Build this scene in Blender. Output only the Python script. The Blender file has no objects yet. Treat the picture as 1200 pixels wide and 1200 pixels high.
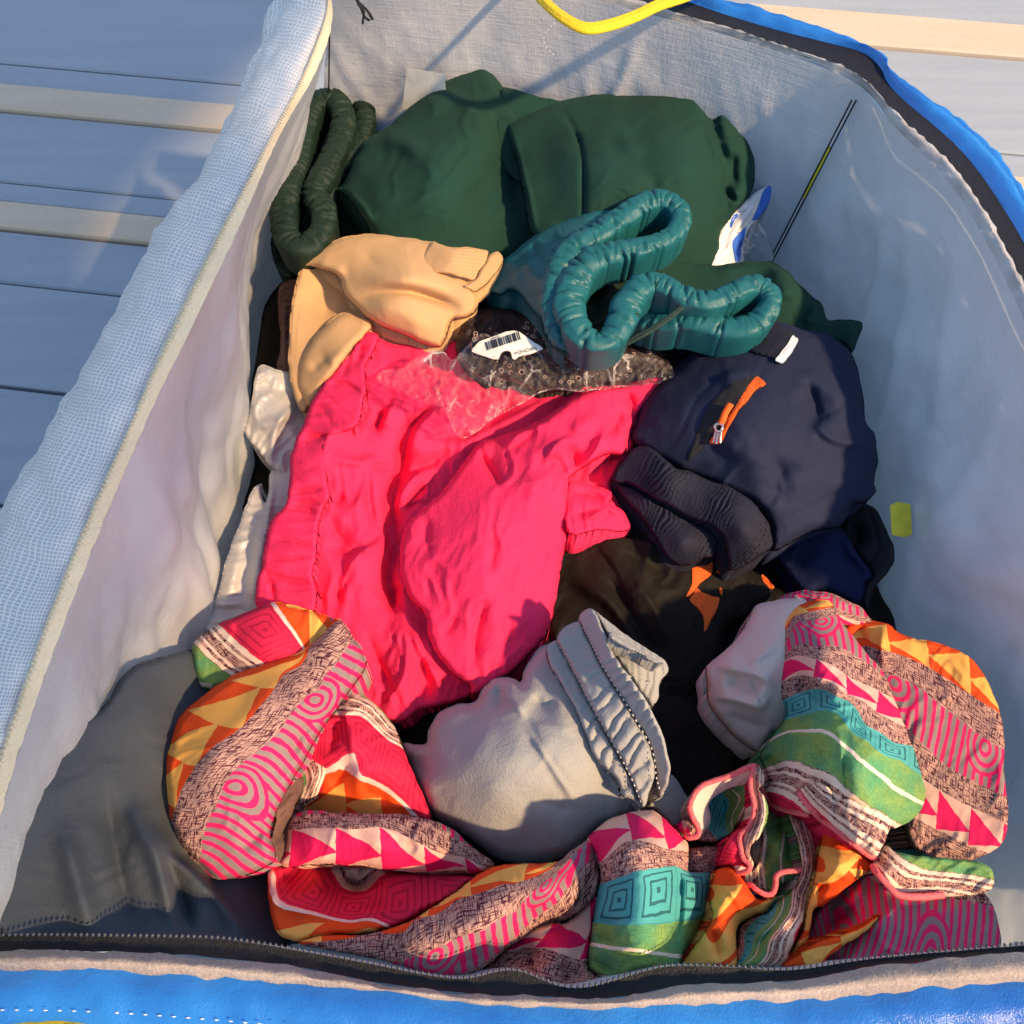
import bpy, math, random
import numpy as np
from mathutils import Vector

random.seed(7); np.random.seed(7)
C = bpy.context.scene.collection
S = bpy.context.scene
R = math.radians

# ------------------------------------------------------------------ camera
CAM_Z = 0.80
PITCH = 62.0                       # degrees below the horizontal
F = 906.0                          # focal length in pixels of the 1200 px frame
cam = bpy.data.cameras.new('camera'); camo = bpy.data.objects.new('camera', cam); C.objects.link(camo)
camo.location = (0, 0, CAM_Z); camo.rotation_euler = (R(90 - PITCH), 0, 0)
cam.sensor_width = 36.0; cam.lens = F / 1200 * 36; cam.clip_start = 0.01; cam.clip_end = 500
S.camera = camo

# ------------------------------------------------------------------ light
SUN_AZ = R(-32)                    # direction to the sun in the ground plane, from +x
SUN_EL = R(43)
sd_ = Vector((math.cos(SUN_EL) * math.cos(SUN_AZ), math.cos(SUN_EL) * math.sin(SUN_AZ), math.sin(SUN_EL)))
w = bpy.data.worlds.new('World'); S.world = w; w.use_nodes = True
nt = w.node_tree; nt.nodes.clear()
sky = nt.nodes.new('ShaderNodeTexSky'); sky.sky_type = 'NISHITA'; sky.sun_disc = False
sky.sun_elevation = SUN_EL; sky.sun_rotation = math.atan2(sd_.x, sd_.y)
bgn = nt.nodes.new('ShaderNodeBackground'); bgn.inputs[1].default_value = 0.15
won = nt.nodes.new('ShaderNodeOutputWorld')
nt.links.new(sky.outputs[0], bgn.inputs[0]); nt.links.new(bgn.outputs[0], won.inputs[0])
sun = bpy.data.lights.new('sun', 'SUN'); suno = bpy.data.objects.new('sun', sun); C.objects.link(suno)
sun.energy = 3.7; sun.angle = R(2.2); sun.color = (1.0, 0.70, 0.40)
suno.rotation_euler = sd_.to_track_quat('Z', 'Y').to_euler(); suno.location = (1, -1, 2)
S.view_settings.view_transform = 'Standard'; S.view_settings.look = 'None'
S.view_settings.exposure = 0.7; S.view_settings.gamma = 1

# ------------------------------------------------------------------ numeric helpers
_cp, _sp = math.cos(R(PITCH)), math.sin(R(PITCH))
def P(u, v, z):
    """point of the world at height z seen at photo pixel (u, v)"""
    u = np.asarray(u, float); v = np.asarray(v, float); z = np.asarray(z, float)
    t = (600 - v) / F
    dy = _cp + _sp * t; dz = -_sp + _cp * t; dx = (u - 600) / F
    k = (z - CAM_Z) / dz
    return np.stack([dx * k, dy * k, z + 0 * k], -1)

def zz(x0, y0, k, pts):
    """pixel coordinates read off an enlargement -> photo pixels (further columns kept)"""
    return [(x0 + p[0] / k, y0 + p[1] / k) + tuple(p[2:]) for p in pts]

_perm = np.random.RandomState(3).rand(256, 256) * 2 * math.pi
def noise(x, y, seed=0):
    x = np.asarray(x, float) + seed * 17.31; y = np.asarray(y, float) + seed * 9.77
    xi = np.floor(x).astype(int); yi = np.floor(y).astype(int)
    fx = x - xi; fy = y - yi
    def g(i, j):
        a = _perm[(xi + i) & 255, (yi + j) & 255]
        return np.cos(a) * (fx - i) + np.sin(a) * (fy - j)
    ux = fx ** 3 * (fx * (fx * 6 - 15) + 10); uy = fy ** 3 * (fy * (fy * 6 - 15) + 10)
    a = g(0, 0) * (1 - ux) + g(1, 0) * ux; b = g(0, 1) * (1 - ux) + g(1, 1) * ux
    return (a * (1 - uy) + b * uy) * 1.4

def fbm(x, y, seed=0, o=3):
    r = 0; a = 1.0
    for i in range(o):
        r = r + a * noise(x * 2 ** i, y * 2 ** i, seed + i * 3); a *= .5
    return r

def tps(anchors, vals, reg=0.5):
    A = np.asarray(anchors, float); Vv = np.asarray(vals, float)
    if Vv.ndim == 1: Vv = Vv[:, None]
    n = len(A)
    if n < 4:
        B = np.c_[np.ones(n), A]; co = np.linalg.lstsq(B, Vv, rcond=None)[0]
        return lambda p: np.c_[np.ones(len(p)), p] @ co
    def U(r2): return r2 * np.log(r2 + 1e-9) * .5
    sc = 100.0; A = A / sc
    d2 = ((A[:, None] - A[None]) ** 2).sum(-1)
    K = U(d2) + reg * 0.02 * np.eye(n); Pm = np.c_[np.ones(n), A]
    L = np.zeros((n + 3, n + 3)); L[:n, :n] = K; L[:n, n:] = Pm; L[n:, :n] = Pm.T
    co = np.linalg.lstsq(L, np.r_[Vv, np.zeros((3, Vv.shape[1]))], rcond=None)[0]
    def f(p):
        p = np.asarray(p, float) / sc
        d = ((p[:, None] - A[None]) ** 2).sum(-1)
        return U(d) @ co[:n] + np.c_[np.ones(len(p)), p] @ co[n:]
    return f

def cr(pts, n=8, closed=False):
    """Catmull-Rom through points of any dimension"""
    p = np.asarray(pts, float)
    if closed: q = np.r_[p[-1:], p, p[:2]]
    else: q = np.r_[2 * p[:1] - p[1:2], p, 2 * p[-1:] - p[-2:-1]]
    out = []
    for i in range(len(q) - 3):
        a, b, c, d = q[i:i + 4]
        for t in np.arange(n) / n:
            out.append(.5 * (2 * b + (c - a) * t + (2 * a - 5 * b + 4 * c - d) * t * t + (3 * b - a - 3 * c + d) * t ** 3))
    if not closed: out.append(q[-2])
    return np.array(out)

def resample(p, n):
    p = np.asarray(p, float); d = np.r_[0, np.cumsum(np.linalg.norm(np.diff(p[:, :2], axis=0), axis=1))]
    s = np.linspace(0, d[-1], n)
    return np.stack([np.interp(s, d, p[:, k]) for k in range(p.shape[1])], -1)

def poly_sd(pts, poly):
    best = np.full(len(pts), 1e18); near = np.zeros_like(pts); inside = np.zeros(len(pts), bool)
    n = len(poly)
    for i in range(n):
        a = poly[i]; b = poly[(i + 1) % n]; e = b - a; l2 = (e ** 2).sum() + 1e-12
        t = np.clip(((pts - a) @ e) / l2, 0, 1); q = a + t[:, None] * e
        d = ((pts - q) ** 2).sum(1); m = d < best
        best[m] = d[m]; near[m] = q[m]
        if a[1] != b[1]:
            c = ((a[1] > pts[:, 1]) != (b[1] > pts[:, 1])) & (pts[:, 0] < (b[0] - a[0]) * (pts[:, 1] - a[1]) / (b[1] - a[1]) + a[0])
            inside ^= c
    d = np.sqrt(best)
    return np.where(inside, d, -d), near

def line_d(pts, line):
    """signed distance (right of travel in the picture > 0) and arc parameter to an open line"""
    best = np.full(len(pts), 1e18); sg = np.ones(len(pts)); ar = np.zeros(len(pts))
    seg = np.linalg.norm(np.diff(line, axis=0), axis=1); cum = np.r_[0, np.cumsum(seg)]; tot = cum[-1]
    for i in range(len(line) - 1):
        a = line[i]; e = line[i + 1] - a; l2 = (e ** 2).sum() + 1e-12
        t = np.clip(((pts - a) @ e) / l2, 0, 1); q = a + t[:, None] * e
        d = ((pts - q) ** 2).sum(1); m = d < best
        best[m] = d[m]; ar[m] = (cum[i] + t[m] * seg[i]) / tot
        cx = e[0] * (pts[:, 1] - a[1]) - e[1] * (pts[:, 0] - a[0]); sg[m] = np.where(cx[m] >= 0, 1, -1)
    return np.sqrt(best) * sg, ar

def sm(x): x = np.clip(x, 0, 1); return x * x * (3 - 2 * x)

# ------------------------------------------------------------------ object helpers
def thing(name, label, cat, loc=(0, 0, 0), group=None):
    o = bpy.data.objects.new(name, None); C.objects.link(o); o.location = loc
    o.empty_display_size = .02
    o['label'] = label; o['category'] = cat
    if group: o['group'] = group
    return o

def rloc(o):
    v = Vector((0, 0, 0))
    while o is not None: v += o.location; o = o.parent
    return np.array(v)

def mesh(name, verts, faces, mat, root=None, uv=None, smooth=True):
    verts = np.asarray(verts, float)
    if root is not None: verts = verts - rloc(root)
    me = bpy.data.meshes.new(name)
    if isinstance(faces, np.ndarray): faces = faces.tolist()
    me.from_pydata(verts.tolist(), [], faces)
    if smooth: me.polygons.foreach_set('use_smooth', np.ones(len(me.polygons), bool))
    if uv is not None:
        l = me.uv_layers.new(name='UVMap'); idx = np.zeros(len(me.loops), int); me.loops.foreach_get('vertex_index', idx)
        l.data.foreach_set('uv', np.asarray(uv, np.float32)[idx].ravel())
    if mat: me.materials.append(mat)
    me.update()
    o = bpy.data.objects.new(name, me); C.objects.link(o)
    if root is not None: o.parent = root
    return o

FA, WA, RW = 1.35, 1.5, .6          # fold and wrinkle depth, edge roundness
def zfield(z):
    if callable(z): return z
    if np.isscalar(z): return lambda p: np.full(len(p), float(z))
    a = np.asarray(z, float); f = tps(a[:, :2], a[:, 2])
    lo, hi = a[:, 2].min() - .02, a[:, 2].max() + .015
    return lambda p: np.clip(f(p)[:, 0], lo, hi)

def cloth(name, root, mat, outline, z, roll=(12, .010), folds=(), wr=(), lump=(.0015, 60), step=3.0, uv=None,
          gather=None, skirt=.035, seed=1, n=6, fa=1.0, rag=1.2):
    poly = cr(outline, n, True)
    if rag:
        dl = np.r_[0, np.cumsum(np.linalg.norm(np.diff(poly, axis=0), axis=1))]; tg = np.roll(poly, -1, 0) - np.roll(poly, 1, 0); tg /= np.linalg.norm(tg, axis=1)[:, None] + 1e-9
        env = np.clip(np.minimum(dl, dl[-1] - dl) / 25, 0, 1)
        poly = poly + np.stack([tg[:, 1], -tg[:, 0]], -1) * (rag * env * fbm(dl / 17, dl * 0 + 3.3, seed + 60, 2))[:, None]
    zf = zfield(z)
    fl = []
    for f in folds:
        fl.append((f[0], cr(f[1], 5)) + tuple(f[2:]))
    gf = None
    if gather:
        g = np.asarray(gather['s'], float); gf = tps(g[:, :2], g[:, 2])
    def H(p, sd=None):
        if sd is None: sd = poly_sd(p, poly)[0]
        h = zf(p).copy()
        if lump: h += lump[0] * fbm(p[:, 0] / lump[1], p[:, 1] / lump[1], seed, 2)
        for f in fl:
            s, ar = line_d(p, f[1])
            tp = sm(ar / .35) * sm((1 - ar) / .35)
            if f[0] == 'r' and f[2] < 0: h += fa * FA * f[2] * .001 * np.exp(-np.sqrt((s / f[3]) ** 2 + .04) + .2) * tp
            elif f[0] == 'r': h += fa * FA * f[2] * .001 * np.exp(-(s / f[3]) ** 2) * tp
            elif f[0] == 'R': h += f[2] * .001 * np.exp(-(s / f[3]) ** 2)
            elif f[0] == 's': h += fa * FA * f[2] * .001 * np.where(s > 0, np.exp(-np.maximum(s, 0) / f[4]), np.exp(-(s / f[3]) ** 2)) * tp
        for (ang, fr, stretch, amp) in wr:
            a = R(ang); x = p[:, 0] * math.cos(a) + p[:, 1] * math.sin(a); y = -p[:, 0] * math.sin(a) + p[:, 1] * math.cos(a)
            wx = noise(p[:, 0] / 45, p[:, 1] / 45, seed + 5) * .8
            nn = noise(x / fr + wx, y / (fr * stretch) + wx * .5, seed + 11)
            msk = sm(.5 + 1.1 * noise(p[:, 0] / 70, p[:, 1] / 70, seed + 23))
            n2_ = noise(x / (fr * .47) + wx * 1.7, y / (fr * stretch * .5) + wx, seed + 41)
            h += WA * amp * .001 * (((1 - np.abs(nn)) ** 3 - .4) + .38 * ((1 - np.abs(n2_)) ** 4 - .3)) * (.25 + 1.1 * msk)
        if gf is not None:
            s = gf(p)[:, 0] * gather['f'] + gather.get('warp', .35) * noise(p[:, 0] / 22, p[:, 1] / 22, seed + 31)
            i = np.floor(s).astype(int); am = .55 + .45 * np.sin(i * 12.9898 + 4.1)
            if gather.get('even'): am = 1.0
            h += gather['a'] * .001 * (np.abs(np.sin(np.pi * s)) ** .7 * am) * sm(np.maximum(sd, 0) / 5 + .35)
        t = np.clip(sd / (roll[0] * RW), 0, 1); pr = np.sqrt(np.clip(1 - (1 - t) ** 2, 0, 1))
        return h - roll[1] * .8 * (1 - pr)
    lo = poly.min(0) - step; hi = poly.max(0) + step
    nx = int((hi[0] - lo[0]) / step) + 2; ny = int((hi[1] - lo[1]) / step) + 2
    gx, gy = np.meshgrid(lo[0] + np.arange(nx) * step, lo[1] + np.arange(ny) * step)
    p = np.stack([gx.ravel(), gy.ravel()], -1)
    sd, near = poly_sd(p, poly)
    ins = sd > .35 * step; b = ~ins
    p[b] = near[b]; sd[b] = 0
    I = np.arange(nx * ny).reshape(ny, nx)
    q = np.stack([I[:-1, :-1], I[1:, :-1], I[1:, 1:], I[:-1, 1:]], -1).reshape(-1, 4)
    q = q[ins[q].any(1)]
    used = np.unique(q); mp = np.full(nx * ny, -1); mp[used] = np.arange(len(used)); q = mp[q]
    p = p[used]; sd = sd[used]
    V = P(p[:, 0], p[:, 1], H(p, sd))
    e = np.concatenate([q[:, [0, 1]], q[:, [1, 2]], q[:, [2, 3]], q[:, [3, 0]]]); key = np.sort(e, 1); key = key[:, 0] * len(V) + key[:, 1]
    u_, inv, cnt = np.unique(key, return_inverse=True, return_counts=True)
    be = e[cnt[inv] == 1]
    bv = np.unique(be); m2 = np.full(len(V), -1); m2[bv] = len(V) + np.arange(len(bv))
    low = V[bv].copy(); c = V[:, :2].mean(0); low[:, :2] = c + (low[:, :2] - c) * .975; low[:, 2] -= skirt
    sk = np.stack([be[:, 0], m2[be[:, 0]], m2[be[:, 1]], be[:, 1]], -1)[:, ::-1]
    Va = np.r_[V, low]
    uvs = None
    if uv is not None:
        a = np.asarray(uv, float); f = tps(a[:, :2], a[:, 2:4], .2); st = f(p); uvs = np.r_[st, st[bv]]
    o = mesh(name, Va, np.r_[q[:, ::-1][:, ::-1], sk], mat, root, uvs)
    o['_'] = 0; del o['_']
    return o, H

def grid_mesh(name, G, mat, root, uv=None, closed=False):
    ny, nx = G.shape[:2]
    I = np.arange(nx * ny).reshape(ny, nx)
    if closed: I = np.c_[I, I[:, :1]]
    q = np.stack([I[:-1, :-1], I[:-1, 1:], I[1:, 1:], I[1:, :-1]], -1).reshape(-1, 4)
    return mesh(name, G.reshape(-1, 3), q, mat, root, uv)

def frames(path):
    T = np.gradient(path, axis=0); T /= np.linalg.norm(T, axis=1)[:, None] + 1e-12
    return T

def band(name, root, mat, path, r, depth=.03, crease=(5.0, .35), seed=1, closed=False, n=10, ds=.0012, lean=0):
    """upright padded band (a waistband seen on edge) with gathers; path rows (u, v, z[, radius scale])"""
    pa = cr(path, n, closed)
    W = P(pa[:, 0], pa[:, 1], pa[:, 2]); rs = pa[:, 3] if pa.shape[1] > 3 else np.ones(len(pa))
    if closed: W = np.r_[W, W[:1]]; rs = np.r_[rs, rs[:1]]
    d = np.r_[0, np.cumsum(np.linalg.norm(np.diff(W, axis=0), axis=1))]; m = max(20, int(d[-1] / ds))
    s = np.linspace(0, d[-1], m); W = np.stack([np.interp(s, d, W[:, k]) for k in range(3)], -1); rs = np.interp(s, d, rs)
    T = frames(W); Sd = np.stack([T[:, 1], -T[:, 0], 0 * T[:, 0]], -1); Sd /= np.linalg.norm(Sd, axis=1)[:, None] + 1e-9
    up = np.array([0, 0, 1.0])
    rg = np.random.RandomState(seed); cs = []
    x = 0
    while x < d[-1]:
        x += rg.uniform(.25, 1.9) * crease[0] * .001; cs.append((x, rg.uniform(.35, 1), rg.uniform(.0005, .0014), rg.uniform(-1.0, 1.0), rg.uniform(0, math.pi), rg.uniform(.5, 1.1)))
    prof = [(a, 0) for a in np.linspace(0, math.pi, 15)]
    nd = 4
    cols = []
    sec = []
    for k in range(nd, 0, -1): sec.append((0, 1.0 - .06 * k, -k / nd))
    for a, _ in prof: sec.append((1, a, 0))
    for k in range(1, nd + 1): sec.append((2, 1.0 - .06 * k, -k / nd))
    for (kind, a, dz) in sec:
        if kind == 1: cx, cz = -math.cos(a), math.sin(a); ang = a
        elif kind == 0: cx, cz = -a, 0; ang = 0
        else: cx, cz = a, 0; ang = math.pi
        f = np.ones(m)
        for (x, am, wd, sk, ac, sp) in cs:
            g = np.exp(-((s - x - sk * .004 * (ang - 1.57)) / wd) ** 2)
            f -= crease[1] * am * g * math.exp(-((ang - ac) / sp) ** 2)
        f += .13 * noise(s / .014, np.full(m, ang * 2), seed + 3)
        rr = r * rs * f
        cols.append(W + Sd * (cx * rr)[:, None] + up * (cz * rr * .66 + dz * depth)[:, None])
    G = np.stack(cols, 1)
    return grid_mesh(name, G, mat, root)

def tube(name, root, mat, path, r, closed=False, n=8, ns=8, flat=1.0, world=False, rough=0, seed=0):
    pa = cr(path, n, closed)
    W = pa[:, :3] if world else P(pa[:, 0], pa[:, 1], pa[:, 2])
    T = frames(W); Sd = np.cross(T, [0, 0, 1.0]); Sd /= np.linalg.norm(Sd, axis=1)[:, None] + 1e-9; Up = np.cross(Sd, T)
    a = np.linspace(0, 2 * math.pi, ns, endpoint=False)
    rr = np.full((len(W), ns), r)
    if rough: rr = rr * (1 + rough * noise(np.arange(len(W))[:, None] * .9 + 0 * a, 0 * np.arange(len(W))[:, None] + a * 2, seed))
    G = W[:, None] + Sd[:, None] * (np.cos(a) * rr)[..., None] + Up[:, None] * (np.sin(a) * rr * flat)[..., None]
    return grid_mesh(name, G, mat, root, closed=True)

def beads(name, root, mat, paths, size, gap, world=False, fl=.7):
    """a row of small stitches or teeth joined into one part"""
    V = []; Fc = []
    for path in paths:
        W = path if world else P(path[:, 0], path[:, 1], path[:, 2])
        d = np.r_[0, np.cumsum(np.linalg.norm(np.diff(W, axis=0), axis=1))]
        s = np.arange(gap / 2, d[-1], gap); X = np.stack([np.interp(s, d, W[:, k]) for k in range(3)], -1)
        T = frames(X) if len(X) > 1 else np.array([[1, 0, 0]])
        for x, t in zip(X, T):
            sdv = np.cross(t, [0, 0, 1.0]); sdv /= np.linalg.norm(sdv) + 1e-9; up = np.cross(sdv, t)
            b = len(V); L, Wd, Hh = size
            for (a, c, e) in ((1, 0, 0), (-1, 0, 0), (0, 1, 0), (0, -1, 0), (0, 0, 1), (0, 0, -.5)):
                V.append(x + t * a * L + sdv * c * Wd + up * e * Hh)
            for q in ((0, 2, 4), (2, 1, 4), (1, 3, 4), (3, 0, 4), (2, 0, 5), (1, 2, 5), (3, 1, 5), (0, 3, 5)): Fc.append([b + i for i in q])
    o = mesh(name, V, Fc, mat, root); o['kind'] = 'stuff'
    return o

def on(H, pts, dz=.001):
    """px points lifted on to a cloth surface -> rows (u, v, z)"""
    p = cr(pts, 6); return np.c_[p, H(p) + dz]

# ------------------------------------------------------------------ materials
class E:
    """tiny expression builder for math nodes"""
    def __init__(s, nt, o): s.nt = nt; s.o = o
    def _m(s, op, *a):
        n = s.nt.nodes.new('ShaderNodeMath'); n.operation = op
        for i, x in enumerate((s,) + a):
            if isinstance(x, E): s.nt.links.new(x.o, n.inputs[i])
            else: n.inputs[i].default_value = x
        return E(s.nt, n.outputs[0])
    def __add__(s, b): return s._m('ADD', b)
    def __sub__(s, b): return s._m('SUBTRACT', b)
    def __mul__(s, b): return s._m('MULTIPLY', b)
    def abs(s): return s._m('ABSOLUTE')
    def frac(s): return s._m('FRACT')
    def gt(s, b): return s._m('GREATER_THAN', b)
    def lt(s, b): return s._m('LESS_THAN', b)
    def max(s, b): return s._m('MAXIMUM', b)
    def min(s, b): return s._m('MINIMUM', b)
    def mod(s, b): return s._m('FLOORED_MODULO', b)
    def sqrt(s): return s._m('SQRT')
    def inv(s): return (s * -1.0) + 1.0
    def smooth(s, lo, hi):
        n = s.nt.nodes.new('ShaderNodeMapRange'); n.interpolation_type = 'SMOOTHSTEP'
        s.nt.links.new(s.o, n.inputs[0]); n.inputs[1].default_value = lo; n.inputs[2].default_value = hi
        return E(s.nt, n.outputs[0])

def mixc(nt, f, a, b, blend='MIX'):
    n = nt.nodes.new('ShaderNodeMix'); n.data_type = 'RGBA'; n.blend_type = blend
    for k, x in ((0, f), (6, a), (7, b)):
        if isinstance(x, E): nt.links.new(x.o, n.inputs[k])
        elif hasattr(x, 'is_output'): nt.links.new(x, n.inputs[k])
        elif isinstance(x, (int, float)): n.inputs[k].default_value = x
        else: n.inputs[k].default_value = (x[0], x[1], x[2], 1)
    return n.outputs[2]

def noise_node(nt, vec, scale, detail=2, rough=.5, vscale=None):
    n = nt.nodes.new('ShaderNodeTexNoise'); n.inputs['Scale'].default_value = scale; n.inputs['Detail'].default_value = detail; n.inputs['Roughness'].default_value = rough
    if vscale:
        mpn = nt.nodes.new('ShaderNodeMapping'); mpn.inputs['Scale'].default_value = vscale; nt.links.new(vec, mpn.inputs[0]); vec = mpn.outputs[0]
    nt.links.new(vec, n.inputs['Vector'])
    return E(nt, n.outputs[0])

def base_mat(name):
    m = bpy.data.materials.new(name); m.use_nodes = True
    nt = m.node_tree; b = nt.nodes['Principled BSDF']
    tc = nt.nodes.new('ShaderNodeTexCoord')
    return m, nt, b, tc

def bump(nt, b, h, strength, dist):
    n = nt.nodes.new('ShaderNodeBump'); n.inputs['Strength'].default_value = strength; n.inputs['Distance'].default_value = dist
    nt.links.new(h.o, n.inputs['Height']); nt.links.new(n.outputs[0], b.inputs['Normal'])

def fabric(name, col, rough=.85, sheen=0.0, grain=900, bstr=.25, var=.12, spec=.25, col2=None, weave=None, fluff=0.0):
    m, nt, b, tc = base_mat(name); o = tc.outputs['Object']
    n1 = noise_node(nt, o, 14, 3); n2 = noise_node(nt, o, grain, 2, .6)
    dark = [c * (1 - var) for c in col]; lite = [min(1, c * (1 + var)) for c in col]
    c = mixc(nt, n1.smooth(.3, .7), dark, col2 or lite)
    c = mixc(nt, n2.smooth(.3, .7) * min(.6, var * 3), c, [min(1, x * 1.5 + .01) for x in col])
    nt.links.new(c, b.inputs['Base Color'])
    b.inputs['Roughness'].default_value = rough; b.inputs['Specular IOR Level'].default_value = spec * .6
    if sheen: b.inputs['Sheen Weight'].default_value = sheen * .35; b.inputs['Sheen Roughness'].default_value = .45; b.inputs['Sheen Tint'].default_value = tuple(min(1, c * 3 + .1) for c in col) + (1,)
    h = n2
    if weave:
        wv = noise_node(nt, o, 1, 1, .5, (weave, weave * .08, weave * .08)); wv2 = noise_node(nt, o, 1, 1, .5, (weave * .08, weave, weave * .08))
        h = h * .5 + wv * .35 + wv2 * .35
    n5 = noise_node(nt, o, 260, 3, .6)
    bump(nt, b, h + n5 * .8, min(1, bstr * 2.2), .0008)
    return m

def plain(name, col, rough=.5, spec=.4, metal=0):
    m, nt, b, tc = base_mat(name)
    n1 = noise_node(nt, tc.outputs['Object'], 60, 3)
    nt.links.new(mixc(nt, n1.smooth(.3, .7), [c * .88 for c in col], [min(1, c * 1.1) for c in col]), b.inputs['Base Color'])
    b.inputs['Roughness'].default_value = rough; b.inputs['Specular IOR Level'].default_value = spec; b.inputs['Metallic'].default_value = metal
    return m

def print_mat():
    """the striped print: bands of triangles, hatch, maze, squares along t; s runs along the bands"""
    m, nt, b, tc = base_mat('printed_cotton'); uv = tc.outputs['UV']
    # a hand-drawn wobble
    nz = nt.nodes.new('ShaderNodeTexNoise'); nz.inputs['Scale'].default_value = 5; nz.inputs['Detail'].default_value = 2; nt.links.new(uv, nz.inputs['Vector'])
    sb = nt.nodes.new('ShaderNodeVectorMath'); sb.operation = 'SUBTRACT'; nt.links.new(nz.outputs[1], sb.inputs[0]); sb.inputs[1].default_value = (.5, .5, .5)
    sc = nt.nodes.new('ShaderNodeVectorMath'); sc.operation = 'SCALE'; nt.links.new(sb.outputs[0], sc.inputs[0]); sc.inputs[3].default_value = .07
    ad = nt.nodes.new('ShaderNodeVectorMath'); ad.operation = 'ADD'; nt.links.new(uv, ad.inputs[0]); nt.links.new(sc.outputs[0], ad.inputs[1])
    sp = nt.nodes.new('ShaderNodeSeparateXYZ'); nt.links.new(ad.outputs[0], sp.inputs[0])
    s = E(nt, sp.outputs[0]); t = E(nt, sp.outputs[1]).mod(9.0)
    # hatch
    ha = noise_node(nt, uv, 1, 2, .55, (4.5, 32, 1)); hb = noise_node(nt, uv, 1, 2, .55, (38, 4.2, 1))
    hm = ha.max(hb).smooth(.50, .60)
    hatch = mixc(nt, hm, (.56, .32, .25), (.075, .014, .028))
    # triangles
    def tri(v, a, c, k):
        fs = (s * k).frac(); row = v.gt(.5)
        v2 = (v * 2.0).frac()
        d = (fs + row * .5).frac()
        return mixc(nt, d.lt(v2.inv()), a, c)
    v0 = t
    # saw triangles: one big tooth per period
    def teeth(v, a, c, k):
        fs = (s * k).frac(); up = (fs * 2.0 - 1.0).abs()
        big = up.lt(v.inv() * .98)
        small = ((fs + .5).frac() * 2.0 - 1.0).abs().lt((v - .45) * 1.2)
        return mixc(nt, big.max(small * 0.0), c, a), big
    def saw(v, a, c, k, flip):
        fs = (s * k).frac()
        if flip: fs = fs.inv()
        return mixc(nt, v.gt(fs * .62) * v.lt((fs * -.34) + 1.0), c, a)
    oy = saw((t - .04) * 1.02, (.88, .43, .09), (.80, .075, .008), .85, True)
    # second row offset makes the pinwheel look
    pm = saw((t - 3.3) * 1.1, (.72, .008, .10), (.72, .42, .33), 1.0, False)
    # maze
    v = t - 1.7
    fs = (s * .36).frac()
    cx = (fs - .5).abs() * 2.8
    rr = (cx * cx + (v - .18) * (v - .18)).sqrt()
    ring = (rr * 4.8).frac().gt(.52) * rr.lt(.62)
    bars = (s * 4.0).frac().gt(.55) * rr.gt(.62)
    maze = mixc(nt, ring.max(bars), (.27, .20, .185), (.78, .015, .12))
    # squares
    def squares(v, a, c, k, n):
        q = ((s * k).frac() - .5).abs().max((v - .5).abs())
        ln = (q * n).frac().lt(.3) * q.lt(.49)
        return mixc(nt, ln, a, c)
    teal = squares(t - 4.9, (.07, .36, .34), (.02, .12, .13), 1.0, 6.2)
    red = squares(t - 7.7, (.74, .018, .07), (.50, .008, .05), 1.0, 7.2)
    gn = noise_node(nt, uv, 1.3, 2); gh = hm * .35
    green = mixc(nt, gh, mixc(nt, gn.smooth(.35, .65), (.10, .31, .13), (.23, .36, .08)), (.03, .12, .06))
    green = mixc(nt, (t - 6.5).abs().lt(.045), green, (.80, .64, .50))
    cre = ((t - 7.16).abs().lt(.045)).max((t - 7.3).abs().lt(.03)).max((t - 7.52).abs().lt(.03)).max((t - 7.65).abs().lt(.05))
    h8 = mixc(nt, cre, hatch, (.80, .60, .46))
    c = oy
    for lo, col in ((1.0, hatch), (1.7, maze), (2.7, hatch), (3.3, pm), (4.2, hatch), (4.9, teal), (5.9, green), (7.1, h8), (7.7, red), (8.7, (.82, .58, .48)), (8.82, (.80, .075, .008))):
        c = mixc(nt, t.gt(lo), c, col)
    n2 = noise_node(nt, tc.outputs['Object'], 1100, 2, .6)
    c = mixc(nt, n2.smooth(.3, .7) * .22, c, (1, .9, .85), 'MULTIPLY')
    nt.links.new(c, b.inputs['Base Color']); b.inputs['Roughness'].default_value = .8; b.inputs['Specular IOR Level'].default_value = .25
    bump(nt, b, n2, .25, .0006)
    return m

def lining_mat(name, col, col2, rough=.42, scale=900, trans=0, tcol=(.8, .8, .8)):
    """silvery woven plastic with a film: crinkles and a faint weave"""
    m, nt, b, tc = base_mat(name); o = tc.outputs['Object']
    n1 = noise_node(nt, o, 9, 4, .6); n3 = noise_node(nt, o, 1, 4, .6, (16, 16, 160)); n4 = noise_node(nt, o, 55, 5, .7)
    wa = noise_node(nt, o, 1, 1, .5, (scale, scale, 25)); wb = noise_node(nt, o, 1, 1, .5, (25, 25, scale))
    c = mixc(nt, n1.smooth(.3, .7), col, col2)
    c = mixc(nt, n3.smooth(.55, .8) * .35, c, [min(1, x * 1.25) for x in col2])
    nt.links.new(c, b.inputs['Base Color']); b.inputs['Roughness'].default_value = rough; b.inputs['Specular IOR Level'].default_value = .5
    bump(nt, b, n4 * 1.1 + n3 * .5 + wa * .3 + wb * .3 + n1 * 1.5, .6, .0016)
    if trans:
        out = nt.nodes['Material Output']; tl = nt.nodes.new('ShaderNodeBsdfTranslucent'); mx = nt.nodes.new('ShaderNodeMixShader')
        tl.inputs[0].default_value = tcol + (1,); mx.inputs[0].default_value = trans
        nt.links.new(b.outputs[0], mx.inputs[1]); nt.links.new(tl.outputs[0], mx.inputs[2]); nt.links.new(mx.outputs[0], out.inputs[0])
    return m

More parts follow.
